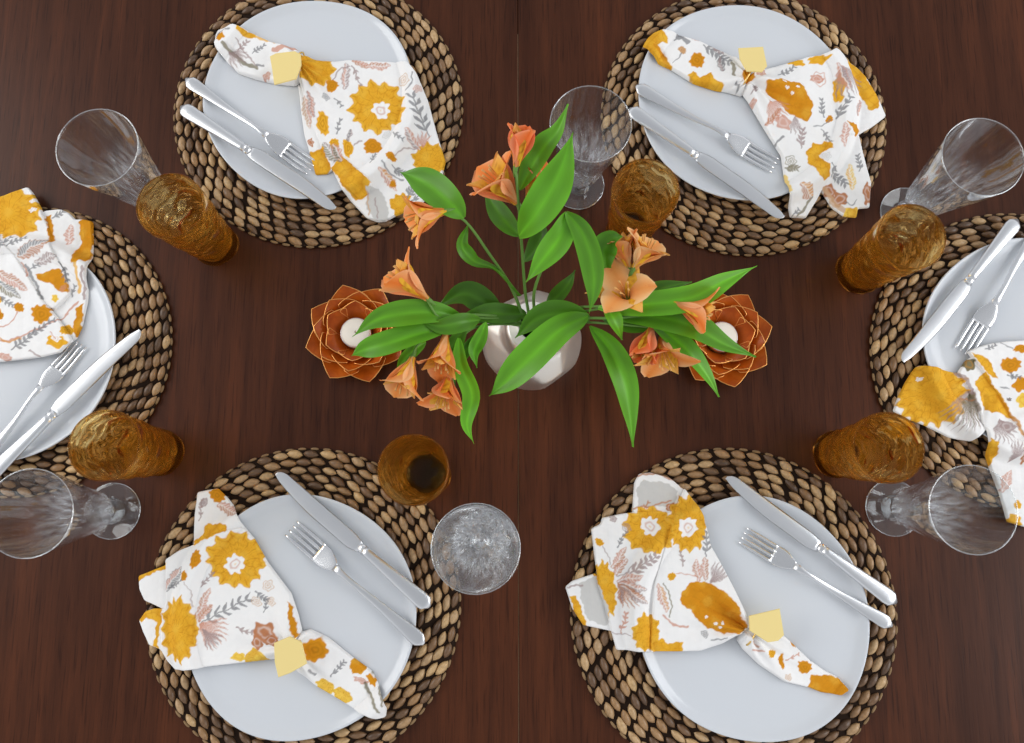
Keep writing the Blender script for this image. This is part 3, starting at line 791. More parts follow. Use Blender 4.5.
flower(g, (668, 334, .19), (692, 362, .185), .5, .5, .1, .2)
# ================= napkins: printed cloth, painted per vertex =================
WHITE = np.array([0.87, 0.86, 0.85]); YEL = np.array([0.80, 0.42, 0.030]); ORG = np.array([0.66, 0.27, 0.012]); LEM = np.array([0.86, 0.58, 0.09])
GRY = np.array([0.21, 0.21, 0.22]); PNK = np.array([0.60, 0.27, 0.18]); MAU = np.array([0.36, 0.26, 0.25]); OLV = np.array([0.20, 0.17, 0.09]); BRN = np.array([0.50, 0.21, 0.10])
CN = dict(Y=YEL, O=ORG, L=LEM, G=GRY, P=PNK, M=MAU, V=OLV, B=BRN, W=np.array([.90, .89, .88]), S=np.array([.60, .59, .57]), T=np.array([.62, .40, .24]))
def sst(x, a, b):
    t = np.clip((x - a) / (b - a), 0, 1); return t * t * (3 - 2 * t)
def seg_d(X, Y, x0, y0, x1, y1):
    dx, dy = x1 - x0, y1 - y0; l = dx * dx + dy * dy + 1e-9
    t = np.clip(((X - x0) * dx + (Y - y0) * dy) / l, 0, 1)
    return np.hypot(X - x0 - t * dx, Y - y0 - t * dy), t
def in_poly(X, Y, poly):
    ins = np.zeros(X.shape, bool); n = len(poly)
    for i in range(n):
        x0, y0 = poly[i]; x1, y1 = poly[(i + 1) % n]
        c = ((y0 > Y) != (y1 > Y)); xs = (x1 - x0) * (Y - y0) / ((y1 - y0) if y1 != y0 else 1e-9) + x0
        ins ^= c & (X < xs)
    return ins
def poly_d(X, Y, poly):
    D = np.full(X.shape, 1e9); n = len(poly); NX = np.zeros(X.shape); NY = np.zeros(X.shape)
    for i in range(n):
        x0, y0 = poly[i]; x1, y1 = poly[(i + 1) % n]
        d, t = seg_d(X, Y, x0, y0, x1, y1); m = d < D
        D[m] = d[m]; NX[m] = (x0 + t * (x1 - x0))[m]; NY[m] = (y0 + t * (y1 - y0))[m]
    return D, NX, NY
def mixc(C, a, col):
    a = np.clip(a, 0, 1)[:, None]; C[:] = C * (1 - a) + np.asarray(col) * a
def paint(X, Y, motifs):
    C = np.tile(WHITE, (X.size, 1)).astype(float)
    X = X + .7 * np.sin(Y * .41 + 1) + .35 * np.sin(Y * 1.07 + X * .5); Y = Y + .7 * np.sin(X * .37 + 2) + .35 * np.sin(X * .93 - Y * .4)   # hand-drawn wobble
    for m in motifs:
        k = m[0]
        if k == 'mum':                                   # big layered bloom: cx cy rx ry rot lobes hole style
            _, cx, cy, rx, ry, rot, n, hole, cl = (list(m) + [0, 12, None, 'Y'])[:9] if len(m) < 9 else m
            c, s = math.cos(rot), math.sin(rot); dx, dy = X - cx, Y - cy
            u = (dx * c + dy * s) / rx; v = (-dx * s + dy * c) / ry; r = np.hypot(u, v); th = np.arctan2(v, u)
            e = 1 - .17 * np.abs(np.sin(n * th / 2)) ** 1.3 + .03 * np.sin(5 * th + cx)
            a = sst(e - r, -.03, .03)
            nz = .5 + .5 * np.sin(X * .31 + 1.7 * np.sin(Y * .23)) * np.sin(Y * .27 + cx)
            base = CN[cl] * (1 - .30 * nz[:, None]) + ORG * .30 * nz[:, None]
            C[:] = C * (1 - a[:, None]) + base * a[:, None]
            for q, ph in ((.82, 0), (.60, .5), (.38, 0)):    # petal tiers
                rr = q * (1 - .15 * np.abs(np.sin(n * th / 2 + ph * PI)))
                mixc(C, .45 * a * np.exp(-((r - rr) / .030) ** 2) * (.6 + .4 * np.sin(th * 3 + cy)), ORG * .8)
            vein = np.abs(np.sin(n * th / 2 + PI / 2 * (r < .7)))
            mixc(C, .6 * a * sst(.20 - vein, 0, .12) * (r > .15), ORG * .78); mixc(C, .35 * a * sst(.25 - np.abs(np.sin(n * th * 1.5 + 3 * r)), 0, .2), ORG * .85); mixc(C, .22 * a * sst(np.sin(X * .23 + Y * .11 + cy) * np.sin(Y * .2 - X * .09 + cx), .1, .9), LEM)
            mixc(C, .35 * a * np.exp(-((r - e + .07) / .03) ** 2), LEM)
            if hole:
                hx, hy, hr = hole; d = np.hypot(X - hx, Y - hy); t2 = np.arctan2(Y - hy, X - hx); q = hr * (1 + .13 * np.sin(7 * t2))
                mixc(C, sst(q - d, -.5, .5), CN['W']); mixc(C, .6 * np.exp(-((d - hr * .45) / .9) ** 2), PNK)
                mixc(C, .5 * np.exp(-(d / 1.2) ** 2), YEL)
        elif k in ('disc', 'blob'):                      # cx cy rx ry rot colour
            _, cx, cy, rx, ry, rot, cl = m; c, s = math.cos(rot), math.sin(rot); dx, dy = X - cx, Y - cy
            u = (dx * c + dy * s) / rx; v = (-dx * s + dy * c) / ry; r = np.hypot(u, v); th = np.arctan2(v, u)
            e = 1 + (.07 * np.sin(9 * th) if k == 'disc' else .14 * np.sin(5 * th + cx))
            a = sst(e - r, -.08, .08) * (1 if cl not in 'PM' else .8); mixc(C, a, CN[cl])
            if k == 'disc':
                mixc(C, .7 * a * np.exp(-((r - .62) / .10) ** 2), ORG * .8); mixc(C, .7 * a * np.exp(-((r - .25) / .10) ** 2), ORG * .7)
            else: mixc(C, .4 * a * np.exp(-((r - .55) / .12) ** 2), CN['W'] if cl in 'PMB' else ORG)
        elif k == 'rose':                                # little outlined bloom
            _, cx, cy, r0, cl = m; r = np.hypot(X - cx, Y - cy); th = np.arctan2(Y - cy, X - cx)
            for q in (1, .55, .15): mixc(C, .75 * np.exp(-((r - r0 * q * (1 + .12 * np.sin(5 * th))) / .55) ** 2), CN[cl])
        elif k == 'line':
            _, pts, w, cl = m
            sp_ = spline([Vector((x, y, 0)) for x, y in pts], 14) if len(pts) > 2 else [Vector((*pts[0], 0)), Vector((*pts[1], 0))]
            D = np.full(X.shape, 1e9)
            for a, b in zip(sp_, sp_[1:]): D = np.minimum(D, seg_d(X, Y, a.x, a.y, b.x, b.y)[0])
            mixc(C, .8 * sst(w / 2 + .5 - D, 0, .9), CN[cl])
        elif k == 'sprig':                               # stem with paired leaflets
            _, x0, y0, x1, y1, ll, n, cl = m
            D, _t = seg_d(X, Y, x0, y0, x1, y1); a = sst(.95 - D, 0, .6); L = math.hypot(x1 - x0, y1 - y0); ux, uy = (x1 - x0) / L, (y1 - y0) / L
            for i in range(n):
                s = (i + .8) / n; sx, sy = x0 + ux * L * s, y0 + uy * L * s; q = ll * (1 - .35 * s)
                for g in (-1, 1):
                    ex = sx + q * (ux * .75 - g * uy * .66); ey = sy + q * (uy * .75 + g * ux * .66)
                    d, t = seg_d(X, Y, sx, sy, ex, ey); wd = .35 + 1.25 * np.sin(PI * np.clip(t, .03, .97)) * min(1, q / 7)
                    a = np.maximum(a, sst(wd - d, -.3, .4))
            mixc(C, .82 * a, CN[cl])
        elif k == 'feather':                             # long hatched blade leaf
            _, x0, y0, x1, y1, w, c1, c2 = m
            L = math.hypot(x1 - x0, y1 - y0); ux, uy = (x1 - x0) / L, (y1 - y0) / L
            t = ((X - x0) * ux + (Y - y0) * uy) / L; d = (X - x0) * -uy + (Y - y0) * ux
            hw = w * np.sin(PI * np.clip(t, 0, 1)) ** .7 * (1 + .15 * np.sin(t * L * 1.3)); inside = (t > 0) & (t < 1)
            a = sst(hw - np.abs(d), -.4, .6) * inside; hatch = .55 + .45 * np.sin((t * L - np.abs(d) * .8) * 2.1)
            mixc(C, a * (.30 + .6 * hatch) * (d < 0), CN[c1]); mixc(C, a * (.30 + .6 * hatch) * (d >= 0), CN[c2])
            mixc(C, .7 * np.exp(-(d / .6) ** 2) * inside, CN['W'] if w > 3 else CN[c1])
            mixc(C, .6 * np.exp(-((np.abs(d) - hw) / .5) ** 2) * inside, CN[c2])
        elif k == 'fan':                                 # spray of blades from one point
            _, x0, y0, ang, spread, ln, n, cl = m
            for i in range(n):
                b = ang + spread * (i / (n - 1) - .5); q = ln * (1 - .25 * abs(i / (n - 1) - .5))
                d, t = seg_d(X, Y, x0, y0, x0 + q * math.cos(b), y0 + q * math.sin(b))
                wd = .3 + 1.5 * np.sin(PI * np.clip(t, 0, 1)); mixc(C, .8 * sst(wd - d, -.2, .5) * (.65 + .35 * np.sin(d * 5)), CN[cl])
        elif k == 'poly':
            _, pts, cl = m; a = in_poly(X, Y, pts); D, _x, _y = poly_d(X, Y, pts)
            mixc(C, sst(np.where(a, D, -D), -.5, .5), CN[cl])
            if cl in 'YOLB':
                mixc(C, .45 * a * (.5 + .5 * np.sin(X * .33 + 1.7 * np.sin(Y * .25))), ORG * .9); mixc(C, .22 * a * sst(np.sin(X * .21 + Y * .1) * np.sin(Y * .17 - X * .08), .1, .9), LEM)
                cx = sum(p[0] for p in pts) / len(pts); cy = sum(p[1] for p in pts) / len(pts); th = np.arctan2(Y - cy, X - cx); r = np.hypot(X - cx, Y - cy)
                mixc(C, .5 * a * sst(.18 - np.abs(np.sin(th * 7 + .1 * r)), 0, .12), ORG * .8); mixc(C, .4 * a * np.exp(-((r % 9 - 4) / .8) ** 2), ORG * .85)
    return C
def vnoise(X, Y, f, seed):
    return (np.sin(X * f * 1.0 + seed) * np.sin(Y * f * 1.3 + seed * 2.1) + .5 * np.sin((X + Y) * f * 1.9 + seed * 3) * np.sin((X - Y) * f * 1.7 + seed))
M_cloth = mat_attr('printed_cotton', 0.9, weave=0.25, spec=0.15)
def smooth01(t): t = np.clip(t, 0, 1); return t * t * (3 - 2 * t)
def napkin(key, layers, pinch, motifs, creases, label, pk_h=.015, step=.00085):
    """layers: (outline in photo points, lift, extra thickness); pinch: photo point gathered in the ring"""
    mx, my = SET[key]; plx, ply = PC[key]; V = []; Fc = []; Cc = []; base_n = 0
    zd = .024; pw = P(*pinch, zd) if pinch else None
    for li, (poly, lift, thick) in enumerate(layers):
        wp = [P(x, y, zd) for x, y in poly]; wpoly = [(p.x, p.y) for p in wp]
        # soften corners of the outline a little
        q = []
        for i, p in enumerate(wpoly):
            a = wpoly[i - 1]; b = wpoly[(i + 1) % len(wpoly)]; k1 = min(.3, .0013 / (math.dist(p, a) + 1e-9)); k2 = min(.3, .0013 / (math.dist(p, b) + 1e-9))
            q += [(p[0] + (a[0] - p[0]) * k1, p[1] + (a[1] - p[1]) * k1), (p[0] + (b[0] - p[0]) * k2, p[1] + (b[1] - p[1]) * k2)]
        wpoly = q
        x0 = min(p[0] for p in wpoly) - step * 2; x1 = max(p[0] for p in wpoly) + step * 2; y0 = min(p[1] for p in wpoly) - step * 2; y1 = max(p[1] for p in wpoly) + step * 2
        gx = np.arange(x0, x1, step); gy = np.arange(y0, y1, step); GX, GY = np.meshgrid(gx, gy); sh = GX.shape
        X, Y = GX.ravel(), GY.ravel(); ins = in_poly(X, Y, wpoly)
        I = ins.reshape(sh)
        quad = I[:-1, :-1] | I[1:, :-1] | I[:-1, 1:] | I[1:, 1:]
        used = np.zeros(sh, bool); used[:-1, :-1] |= quad; used[1:, :-1] |= quad; used[:-1, 1:] |= quad; used[1:, 1:] |= quad
        D, NX, NY = poly_d(X, Y, wpoly); out = used.ravel() & ~ins
        X = np.where(out, NX, X); Y = np.where(out, NY, Y); D = np.where(out, 0, D)
        idx = -np.ones(X.size, int); u = np.where(used.ravel())[0]; idx[u] = np.arange(u.size); X, Y, D = X[u], Y[u], D[u]
        PX, PY = to_px(X, Y, np.full(X.size, zd))
        r = np.hypot(X - plx, Y - ply)
        # what the cloth rests on: plate well and rim, then down to the mat, then to the table
        zb = np.where(r < .122, PB + .0066, PB + .0066 + (.0078) * smooth01((r - .118) / .014))
        zb = np.where(r > .136, MAT_H + .0012 + (PB + .0144 - MAT_H - .0012) * (1 - smooth01((r - .1385) / .016)), zb)
        zb = np.maximum(zb, np.where(r > .1385, MAT_H + .0012, 0))
        bump_h = 0
        if pw is not None:
            dp = np.hypot(X - pw.x, Y - pw.y); ang = np.arctan2(Y - pw.y, X - pw.x)
            bump_h = pk_h * np.exp(-(dp / .034) ** 1.6)
            pleat = .0032 * np.exp(-(dp / .060) ** 1.2) * np.sin(ang * 11 + 2 * np.sin(ang * 3 + li)) * smooth01(dp / .012)
        else: pleat = 0
        wdt = .0018 + bump_h * .6
        edge = np.sqrt(np.clip(1 - (1 - np.clip(D / wdt, 0, 1)) ** 2, 0, 1))
        wr = .0007 * vnoise(X, Y, 62, li + mx * 9) + .0004 * vnoise(X, Y, 140, li * 2 + my * 5) + .00012 * vnoise(X, Y, 420, li * 3 + 1)
        z = thick + bump_h + pleat + wr
        for (a, b, w, dep) in creases:
            if isinstance(a, tuple) and (len(a) == 2):
                d, t = seg_d(PX, PY, *a, *b); z = z + dep * np.exp(-(d / w) ** 2) * np.sin(PI * np.clip(.5 * t + .5, .02, .98)) ** .5 if dep < 0 else z + dep * np.exp(-(d / w) ** 2) * (.35 + .65 * (1 - t))
        z = zb + lift + np.maximum(z, .0012) * edge
        bx = D <= 1e-9; z = np.where(bx, zb + max(0, lift - .0012), z)
        C = paint(PX, PY, motifs)
        qi = np.argwhere(quad); W_ = sh[1]
        a0 = qi[:, 0] * W_ + qi[:, 1]; faces = np.stack([idx[a0], idx[a0 + 1], idx[a0 + W_ + 1], idx[a0 + W_]], 1) + base_n
        V.append(np.stack([X, Y, z + Z0], 1)); Fc.append(faces); Cc.append(C); base_n += X.size
    V = np.concatenate(V); Fc = np.concatenate(Fc); Cc = np.concatenate(Cc)
    ox, oy = V[:, 0].mean(), V[:, 1].mean(); V = V - np.array([ox, oy, Z0])
    o = link('napkin', V.tolist(), Fc.tolist(), M_cloth, cols=Cc, loc=(ox, oy, Z0))
    tag(o, label, 'napkin', 'floral napkins'); return o

# ---- bottom left
napkin('bl', [
    ([(193, 492), (203, 490), (214, 488), (224, 498), (235.5, 512.6), (243, 527), (255, 545), (240, 570), (200, 565), (189, 546), (190, 515)], 0, .003),
    ([(133, 577), (148, 571), (163, 565), (178, 575), (168, 612), (158.5, 611), (148, 606), (139, 602), (134, 590)], 0, .003),
    ([(134, 622), (140, 613), (148, 610), (162, 610), (182, 640), (168, 664), (155, 651), (145, 647), (139, 635)], 0, .005),
    ([(298, 633), (309, 630), (327, 638.5), (350.7, 657.8), (371.4, 672.6), (379, 689), (386, 709.6), (384, 720), (376, 721), (353, 710), (315, 687), (296, 672), (290, 655)], 0, .006),
    ([(161.5, 560), (175, 551), (188, 546), (206, 537), (223.7, 531), (243, 527), (253, 539), (266.6, 563), (290, 594), (297, 615), (301, 632), (302, 648), (294, 658), (270, 660.3), (220, 666), (172, 672), (164, 663), (157, 651), (157, 625), (163, 600)], .003, .0035)],
    (293, 646),
    [('mum', 236, 560, 31, 30, .2, 13, (234, 564.5, 9.5), 'Y'), ('mum', 178, 630, 21, 35, 0, 14, None, 'Y'),
     ('poly', [(200, 528), (205, 524), (227, 524), (226, 531), (205, 540), (189, 546), (190, 541), (200, 536)], 'Y'),
     ('poly', [(130, 577), (163, 563), (163, 569), (140, 577), (134, 584)], 'Y'), ('poly', [(132, 622), (140, 610), (158, 610), (158, 622), (154, 640), (156, 653), (150, 648), (153, 624), (142, 618), (137, 624)], 'Y'),
     ('disc', 197, 558.5, 5.5, 9, .25, 'O'), ('disc', 184.5, 576, 4, 5, 0, 'O'), ('line', [(186, 582), (192, 592), (192, 606)], .8, 'M'),
     ('disc', 214, 495, 8, 7, .5, 'O'), ('feather', 214, 504, 236, 514, 5, 'P', 'B'), ('blob', 200, 503, 4, 5, 0, 'M'), ('sprig', 196, 520, 198, 500, 4, 3, 'M'),
     ('feather', 162, 592, 180, 567, 5, 'P', 'G'), ('sprig', 166, 590, 182, 580, 4, 4, 'G'), ('sprig', 200, 588, 212, 572, 4, 4, 'M'),
     ('sprig', 200, 623, 247, 599, 12, 6, 'G'), ('feather', 195, 619, 209, 588, 3.4, 'B', 'P'), ('feather', 197, 622, 211, 604, 3, 'B', 'P'),
     ('fan', 199, 624, .55, 1.5, 32, 9, 'P'), ('fan', 203, 630, .9, 1.0, 24, 6, 'M'),
     ('rose', 268, 586, 5, 'T'), ('rose', 256, 602, 4.5, 'T'), ('rose', 271, 602, 4, 'T'), ('sprig', 254, 592, 268, 600, 5, 4, 'G'), ('sprig', 264, 612, 266, 600, 4, 3, 'G'),
     ('blob', 266, 632, 13, 9, .4, 'B'), ('blob', 258, 642, 6, 7, 0, 'B'), ('blob', 273, 640, 7, 5, 0, 'B'), ('sprig', 236, 628, 252, 633, 5, 3, 'M'),
     ('blob', 239, 657, 8, 4, 0, 'L'), ('poly', [(246, 653), (254, 648), (264, 652), (270, 660), (270, 666), (246, 664)], 'L'),
     ('poly', [(288, 602), (292, 606), (295, 618), (300, 634), (296, 637), (290, 622)], 'O'),
     ('disc', 316, 649, 12, 11.5, 0, 'O'), ('mum', 357, 667, 9, 9, .3, 7, None, 'O'), ('mum', 325, 687, 11, 7, .5, 6, None, 'L'), ('mum', 342, 696, 11, 8, .5, 6, None, 'L'),
     ('sprig', 331, 676, 344, 662, 5, 4, 'G'), ('blob', 360, 681, 7, 3, .2, 'P'), ('blob', 371, 681, 3.5, 7, -.4, 'O'), ('line', [(364, 684), (371, 697), (378, 711)], 3.2, 'V'), ('line', [(371, 672), (378, 684), (383, 705)], 1.5, 'V'), ('line', [(309, 670), (316, 674)], 2, 'G')],  # wide olive line along the tail crease is the fold's shade painted in
    [((300, 640), (262, 600), 5, .0016), ((300, 648), (240, 655), 5, .0015), ((364, 684), (380, 716), 2.2, -.003), ((290, 648), (215, 610), 7, .0015), ((176, 560), (168, 655), 6, .001)],
    'floral napkin with two big yellow blooms on the bottom left plate')
# ---- bottom right
napkin('br', [
    ([(566, 588), (573, 582), (582, 579), (597, 574), (614, 600), (616, 634), (608, 632), (584, 627), (573, 610)], 0, .0025),
    ([(634, 514), (634.5, 500), (636, 482), (640.7, 473.5), (652, 472), (664, 475), (673, 478), (686, 489), (692, 500), (684, 520), (660, 524)], 0, .003),
    ([(742, 628), (752, 622), (775, 632), (787, 637), (811, 660), (826, 671), (841, 679), (849, 690), (841, 696), (824, 694), (811, 689), (786, 683), (760.7, 666), (744, 650), (738, 640)], 0, .006),
    ([(592, 529), (601.5, 524), (603, 518), (622, 514), (645, 511), (667, 511), (678, 515), (676, 560), (670, 600), (662, 651), (638.5, 652), (617.7, 652), (613, 635), (609, 620), (600, 590), (595, 555)], .003, .003),
    ([(686, 488), (693, 497.6), (703.6, 516.8), (708, 530), (711, 545), (725, 570), (737, 593.7), (747, 616), (751, 628), (739, 634), (722, 644), (700, 651.4), (675, 652), (650, 652), (652, 615), (655, 582), (663, 553), (671, 524), (677, 508)], .006, .0035)],
    (747, 630),
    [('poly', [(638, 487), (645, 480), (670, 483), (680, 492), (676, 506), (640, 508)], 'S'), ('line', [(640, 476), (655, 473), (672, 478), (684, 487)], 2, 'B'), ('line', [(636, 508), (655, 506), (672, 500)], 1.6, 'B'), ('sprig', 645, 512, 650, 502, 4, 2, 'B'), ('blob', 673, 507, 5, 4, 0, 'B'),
     ('mum', 650, 530, 28, 25, .2, 12, (651, 526, 9), 'Y'), ('mum', 688, 524, 21, 30, 0, 13, (687, 527, 9.5), 'Y'),
     ('mum', 606, 590, 12, 31, -.12, 12, None, 'Y'), ('mum', 646, 632, 15, 20, 0, 11, None, 'Y'), ('poly', [(653, 642), (662, 639), (668, 643), (683, 642), (682, 653), (651, 653)], 'Y'),
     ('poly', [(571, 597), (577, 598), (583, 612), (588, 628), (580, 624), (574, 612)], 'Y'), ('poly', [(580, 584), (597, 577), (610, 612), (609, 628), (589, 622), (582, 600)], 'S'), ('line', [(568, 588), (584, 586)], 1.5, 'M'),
     ('poly', [(690, 583), (705, 581), (722, 590), (734, 602), (740, 618), (748, 628), (735, 632), (722, 632), (708, 628), (697, 620), (691, 610), (681, 604), (681, 592)], 'O'),
     ('blob', 713, 623, 2, 1.5, 0, 'W'), ('blob', 718, 626, 1.8, 1.4, 0, 'W'), ('blob', 720, 621, 1.6, 1.3, 0, 'W'), ('blob', 706, 616, 1.8, 1.4, 0, 'W'),
     ('blob', 614, 519, 4, 3, .2, 'M'), ('disc', 600, 542, 4, 4, 0, 'Y'), ('line', [(603, 546), (609, 556), (611, 566)], .8, 'M'), ('sprig', 618, 547, 627, 533, 4, 4, 'G'), ('rose', 627, 528, 4, 'M'),
     ('feather', 613, 569, 627, 548, 4, 'P', 'B'), ('feather', 615, 575, 628, 560, 4, 'P', 'B'), ('sprig', 630, 574, 655, 556, 10, 5, 'M'), ('line', [(617, 576), (628, 574), (634, 564)], 1, 'M'),
     ('feather', 618, 582, 642, 576, 4, 'P', 'P'), ('feather', 619, 583, 646, 590, 4, 'P', 'M'), ('fan', 619, 583, .95, .9, 30, 6, 'B'), ('feather', 622, 586, 648, 604, 4, 'B', 'M'), ('feather', 620, 586, 624, 604, 3, 'M', 'B'),
     ('sprig', 622, 634, 627, 614, 5, 4, 'P'), ('line', [(613, 634), (630, 636)], .9, 'M'),
     ('sprig', 683, 566, 681, 552, 4, 3, 'M'), ('disc', 671, 576, 4, 4, 0, 'Y'), ('line', [(676, 574), (688, 574), (700, 580)], .8, 'P'), ('feather', 658, 584, 667, 612, 4, 'O', 'P'), ('line', [(664, 584), (671, 600), (670, 616)], 1.2, 'V'), ('line', [(664, 616), (676, 626), (688, 626)], 2, 'P'),
     ('feather', 699, 582, 695, 560, 3.5, 'B', 'P'), ('feather', 705, 580, 704, 556, 3.5, 'P', 'B'), ('fan', 710, 584, -.95, .9, 26, 6, 'M'), ('sprig', 706, 556, 707, 532, 7, 4, 'G'), ('rose', 704, 633, 3, 'G'), ('line', [(710, 640), (724, 636)], 1.3, 'G'),
     ('disc', 771, 653, 4, 4, 0, 'Y'), ('disc', 782, 662, 2.6, 8, -.1, 'O'), ('disc', 805, 667, 7, 6.5, .2, 'O'), ('disc', 796, 645, 4, 2.6, .6, 'O'), ('rose', 789, 677, 3, 'T'), ('sprig', 787, 660, 799, 655, 4, 2, 'P'), ('line', [(751, 648), (762, 651)], 1.6, 'P'), ('line', [(750, 640), (758, 646)], 1.5, 'B'),
     ('poly', [(812, 676), (825, 675), (840, 678), (852, 690), (841, 698), (822, 696), (809, 688)], 'O'), ('line', [(813, 662), (832, 671)], 1.3, 'G'), ('sprig', 822, 664, 827, 668, 2, 2, 'G')],
    [((749, 629), (692, 592), 5, -.0145), ((747, 634), (700, 614), 5, .006), ((750, 622), (708, 578), 6, .006), ((671, 524), (655, 590), 3, -.0012), ((762, 652), (820, 672), 3, .0012)],
    'floral napkin with open folded flaps and a dark orange bloom on the bottom right plate')
# ---- top left
napkin('tl', [
    ([(297, 83), (308, 88), (322, 130), (336, 165), (326, 171.5), (314, 172.4), (307.5, 148.6), (302.7, 132.7), (299.5, 110)], 0, .003),
    ([(212, 32), (215, 26), (224, 23), (237, 26), (253, 32), (272.6, 41), (295, 47), (303, 54), (303, 76), (294, 83), (274, 81), (255, 76.6), (237, 70.7), (225, 59), (216, 48.5), (212.6, 41)], 0, .007),
    ([(296, 60), (303, 56), (317, 59.5), (334, 60.3), (347, 58), (369, 59.5), (392, 60.3), (408, 63), (417, 74), (427, 96), (436, 129), (445, 158), (441, 175), (420, 202), (393, 213.7), (384, 218.5), (376, 219), (365, 215), (349, 198), (342, 190), (330, 166), (318, 140), (308, 112), (299, 82)], .003, .0035),
    ([(330, 167), (342, 155), (356, 168), (372, 183.5), (366, 192), (357, 197), (345, 188)], .007, .002)],
    (301, 68),
    [('mum', 377, 106, 30, 28, .15, 13, (381, 109.5, 8.5), 'Y'), ('mum', 317, 71, 19, 17, 0, 10, None, 'Y'), ('mum', 430, 157, 20, 18, 0, 11, None, 'Y'), ('mum', 400, 202, 12, 12, 0, 9, None, 'Y'),
     ('disc', 332, 86, 6, 5.5, 0, 'O'), ('disc', 372, 145.5, 9, 7.5, 0, 'O'), ('disc', 347.5, 147, 5, 9, -.2, 'Y'), ('disc', 334, 143, 5, 5, 0, 'Y'), ('disc', 322.5, 123, 6, 12, -.15, 'Y'), ('disc', 391.5, 158, 4.6, 4, 0, 'O'),
     ('poly', [(308, 150), (322, 146), (330, 166), (326, 173), (312, 174)], 'Y'),
     ('poly', [(331, 167), (342, 155), (371, 183), (362, 196), (355, 199), (345, 189)], 'Y'),
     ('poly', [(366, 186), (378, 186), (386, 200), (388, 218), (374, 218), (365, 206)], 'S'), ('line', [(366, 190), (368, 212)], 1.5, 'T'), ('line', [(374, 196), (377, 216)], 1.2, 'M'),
     ('feather', 352, 60, 370, 66, 3, 'P', 'B'), ('feather', 366, 66, 391, 65, 3.4, 'B', 'P'), ('feather', 344, 90, 347, 62, 3.5, 'P', 'M'), ('line', [(334, 80), (340, 70), (350, 66)], 1.2, 'M'), ('sprig', 352, 66, 360, 84, 4, 3, 'M'),
     ('rose', 404, 81, 5, 'T'), ('rose', 418, 90, 3.4, 'P'), ('line', [(406, 92), (412, 84), (413, 74)], 1.2, 'G'),
     ('sprig', 428, 134, 413, 98, 12, 5, 'G'), ('feather', 419, 147, 405, 130, 4, 'M', 'P'), ('fan', 422, 146, -1.5, .9, 18, 4, 'P'), ('line', [(396, 156), (403, 149), (417, 145)], .9, 'M'),
     ('sprig', 336, 134, 340, 119, 4, 3, 'G'), ('feather', 348, 140, 350, 128, 2.2, 'G', 'M'), ('rose', 386, 134, 3.5, 'S'), ('sprig', 392, 132, 404, 141, 4, 3, 'G'), ('line', [(353, 145), (362, 139)], 1, 'M'), ('sprig', 370, 164, 376, 154, 4, 3, 'G'),
     ('rose', 326, 97, 3, 'G'), ('sprig', 334, 98, 341, 105, 4, 2, 'G'),
     ('feather', 341, 162, 322, 142, 6, 'V', 'M'), ('feather', 342, 161, 332, 143, 4, 'V', 'P'), ('feather', 303, 96, 309, 126, 4, 'P', 'T'), ('feather', 309, 92, 313, 116, 3, 'P', 'M'), ('blob', 310, 140, 3, 4, 0, 'B'),
     ('feather', 380, 168, 396, 188, 4, 'O', 'P'), ('line', [(382, 162), (390, 172), (402, 178)], 1.5, 'G'), ('sprig', 392, 165, 404, 172, 6, 4, 'G'), ('disc', 392, 182, 3.5, 3.5, 0, 'O'), ('sprig', 406, 196, 414, 182, 7, 4, 'G'), ('sprig', 410, 200, 424, 188, 5, 3, 'G'),
     ('blob', 220, 36.5, 5, 6, 0, 'O'), ('line', [(214, 34), (222, 28), (231, 31)], 1.8, 'G'), ('line', [(225, 45), (238, 58), (256, 68)], 4.2, 'V'), ('line', [(236, 40), (248, 56), (257, 66)], 1.3, 'M'), ('fan', 228, 50, .7, 1.3, 22, 6, 'M'),
     ('poly', [(237, 27), (256, 33), (255, 38), (247, 37), (238, 32)], 'Y'), ('line', [(256, 36), (275, 42)], 3, 'Y'), ('line', [(274, 50), (283, 48), (296, 50)], 5, 'P'), ('sprig', 252, 53, 264, 44, 4, 4, 'G'), ('line', [(257, 65), (264, 66)], 2, 'G'), ('blob', 267, 76, 4, 3, 0, 'P'), ('sprig', 238, 50, 246, 40, 5, 3, 'M')],
    [((227, 46), (258, 69), 2.4, -.0035), ((300, 70), (345, 160), 5, .0022), ((303, 66), (380, 66), 5, .0014), ((302, 72), (330, 150), 3, -.0015), ((304, 66), (370, 110), 6, .001)],
    'floral napkin with a large white centred yellow bloom on the top left plate')
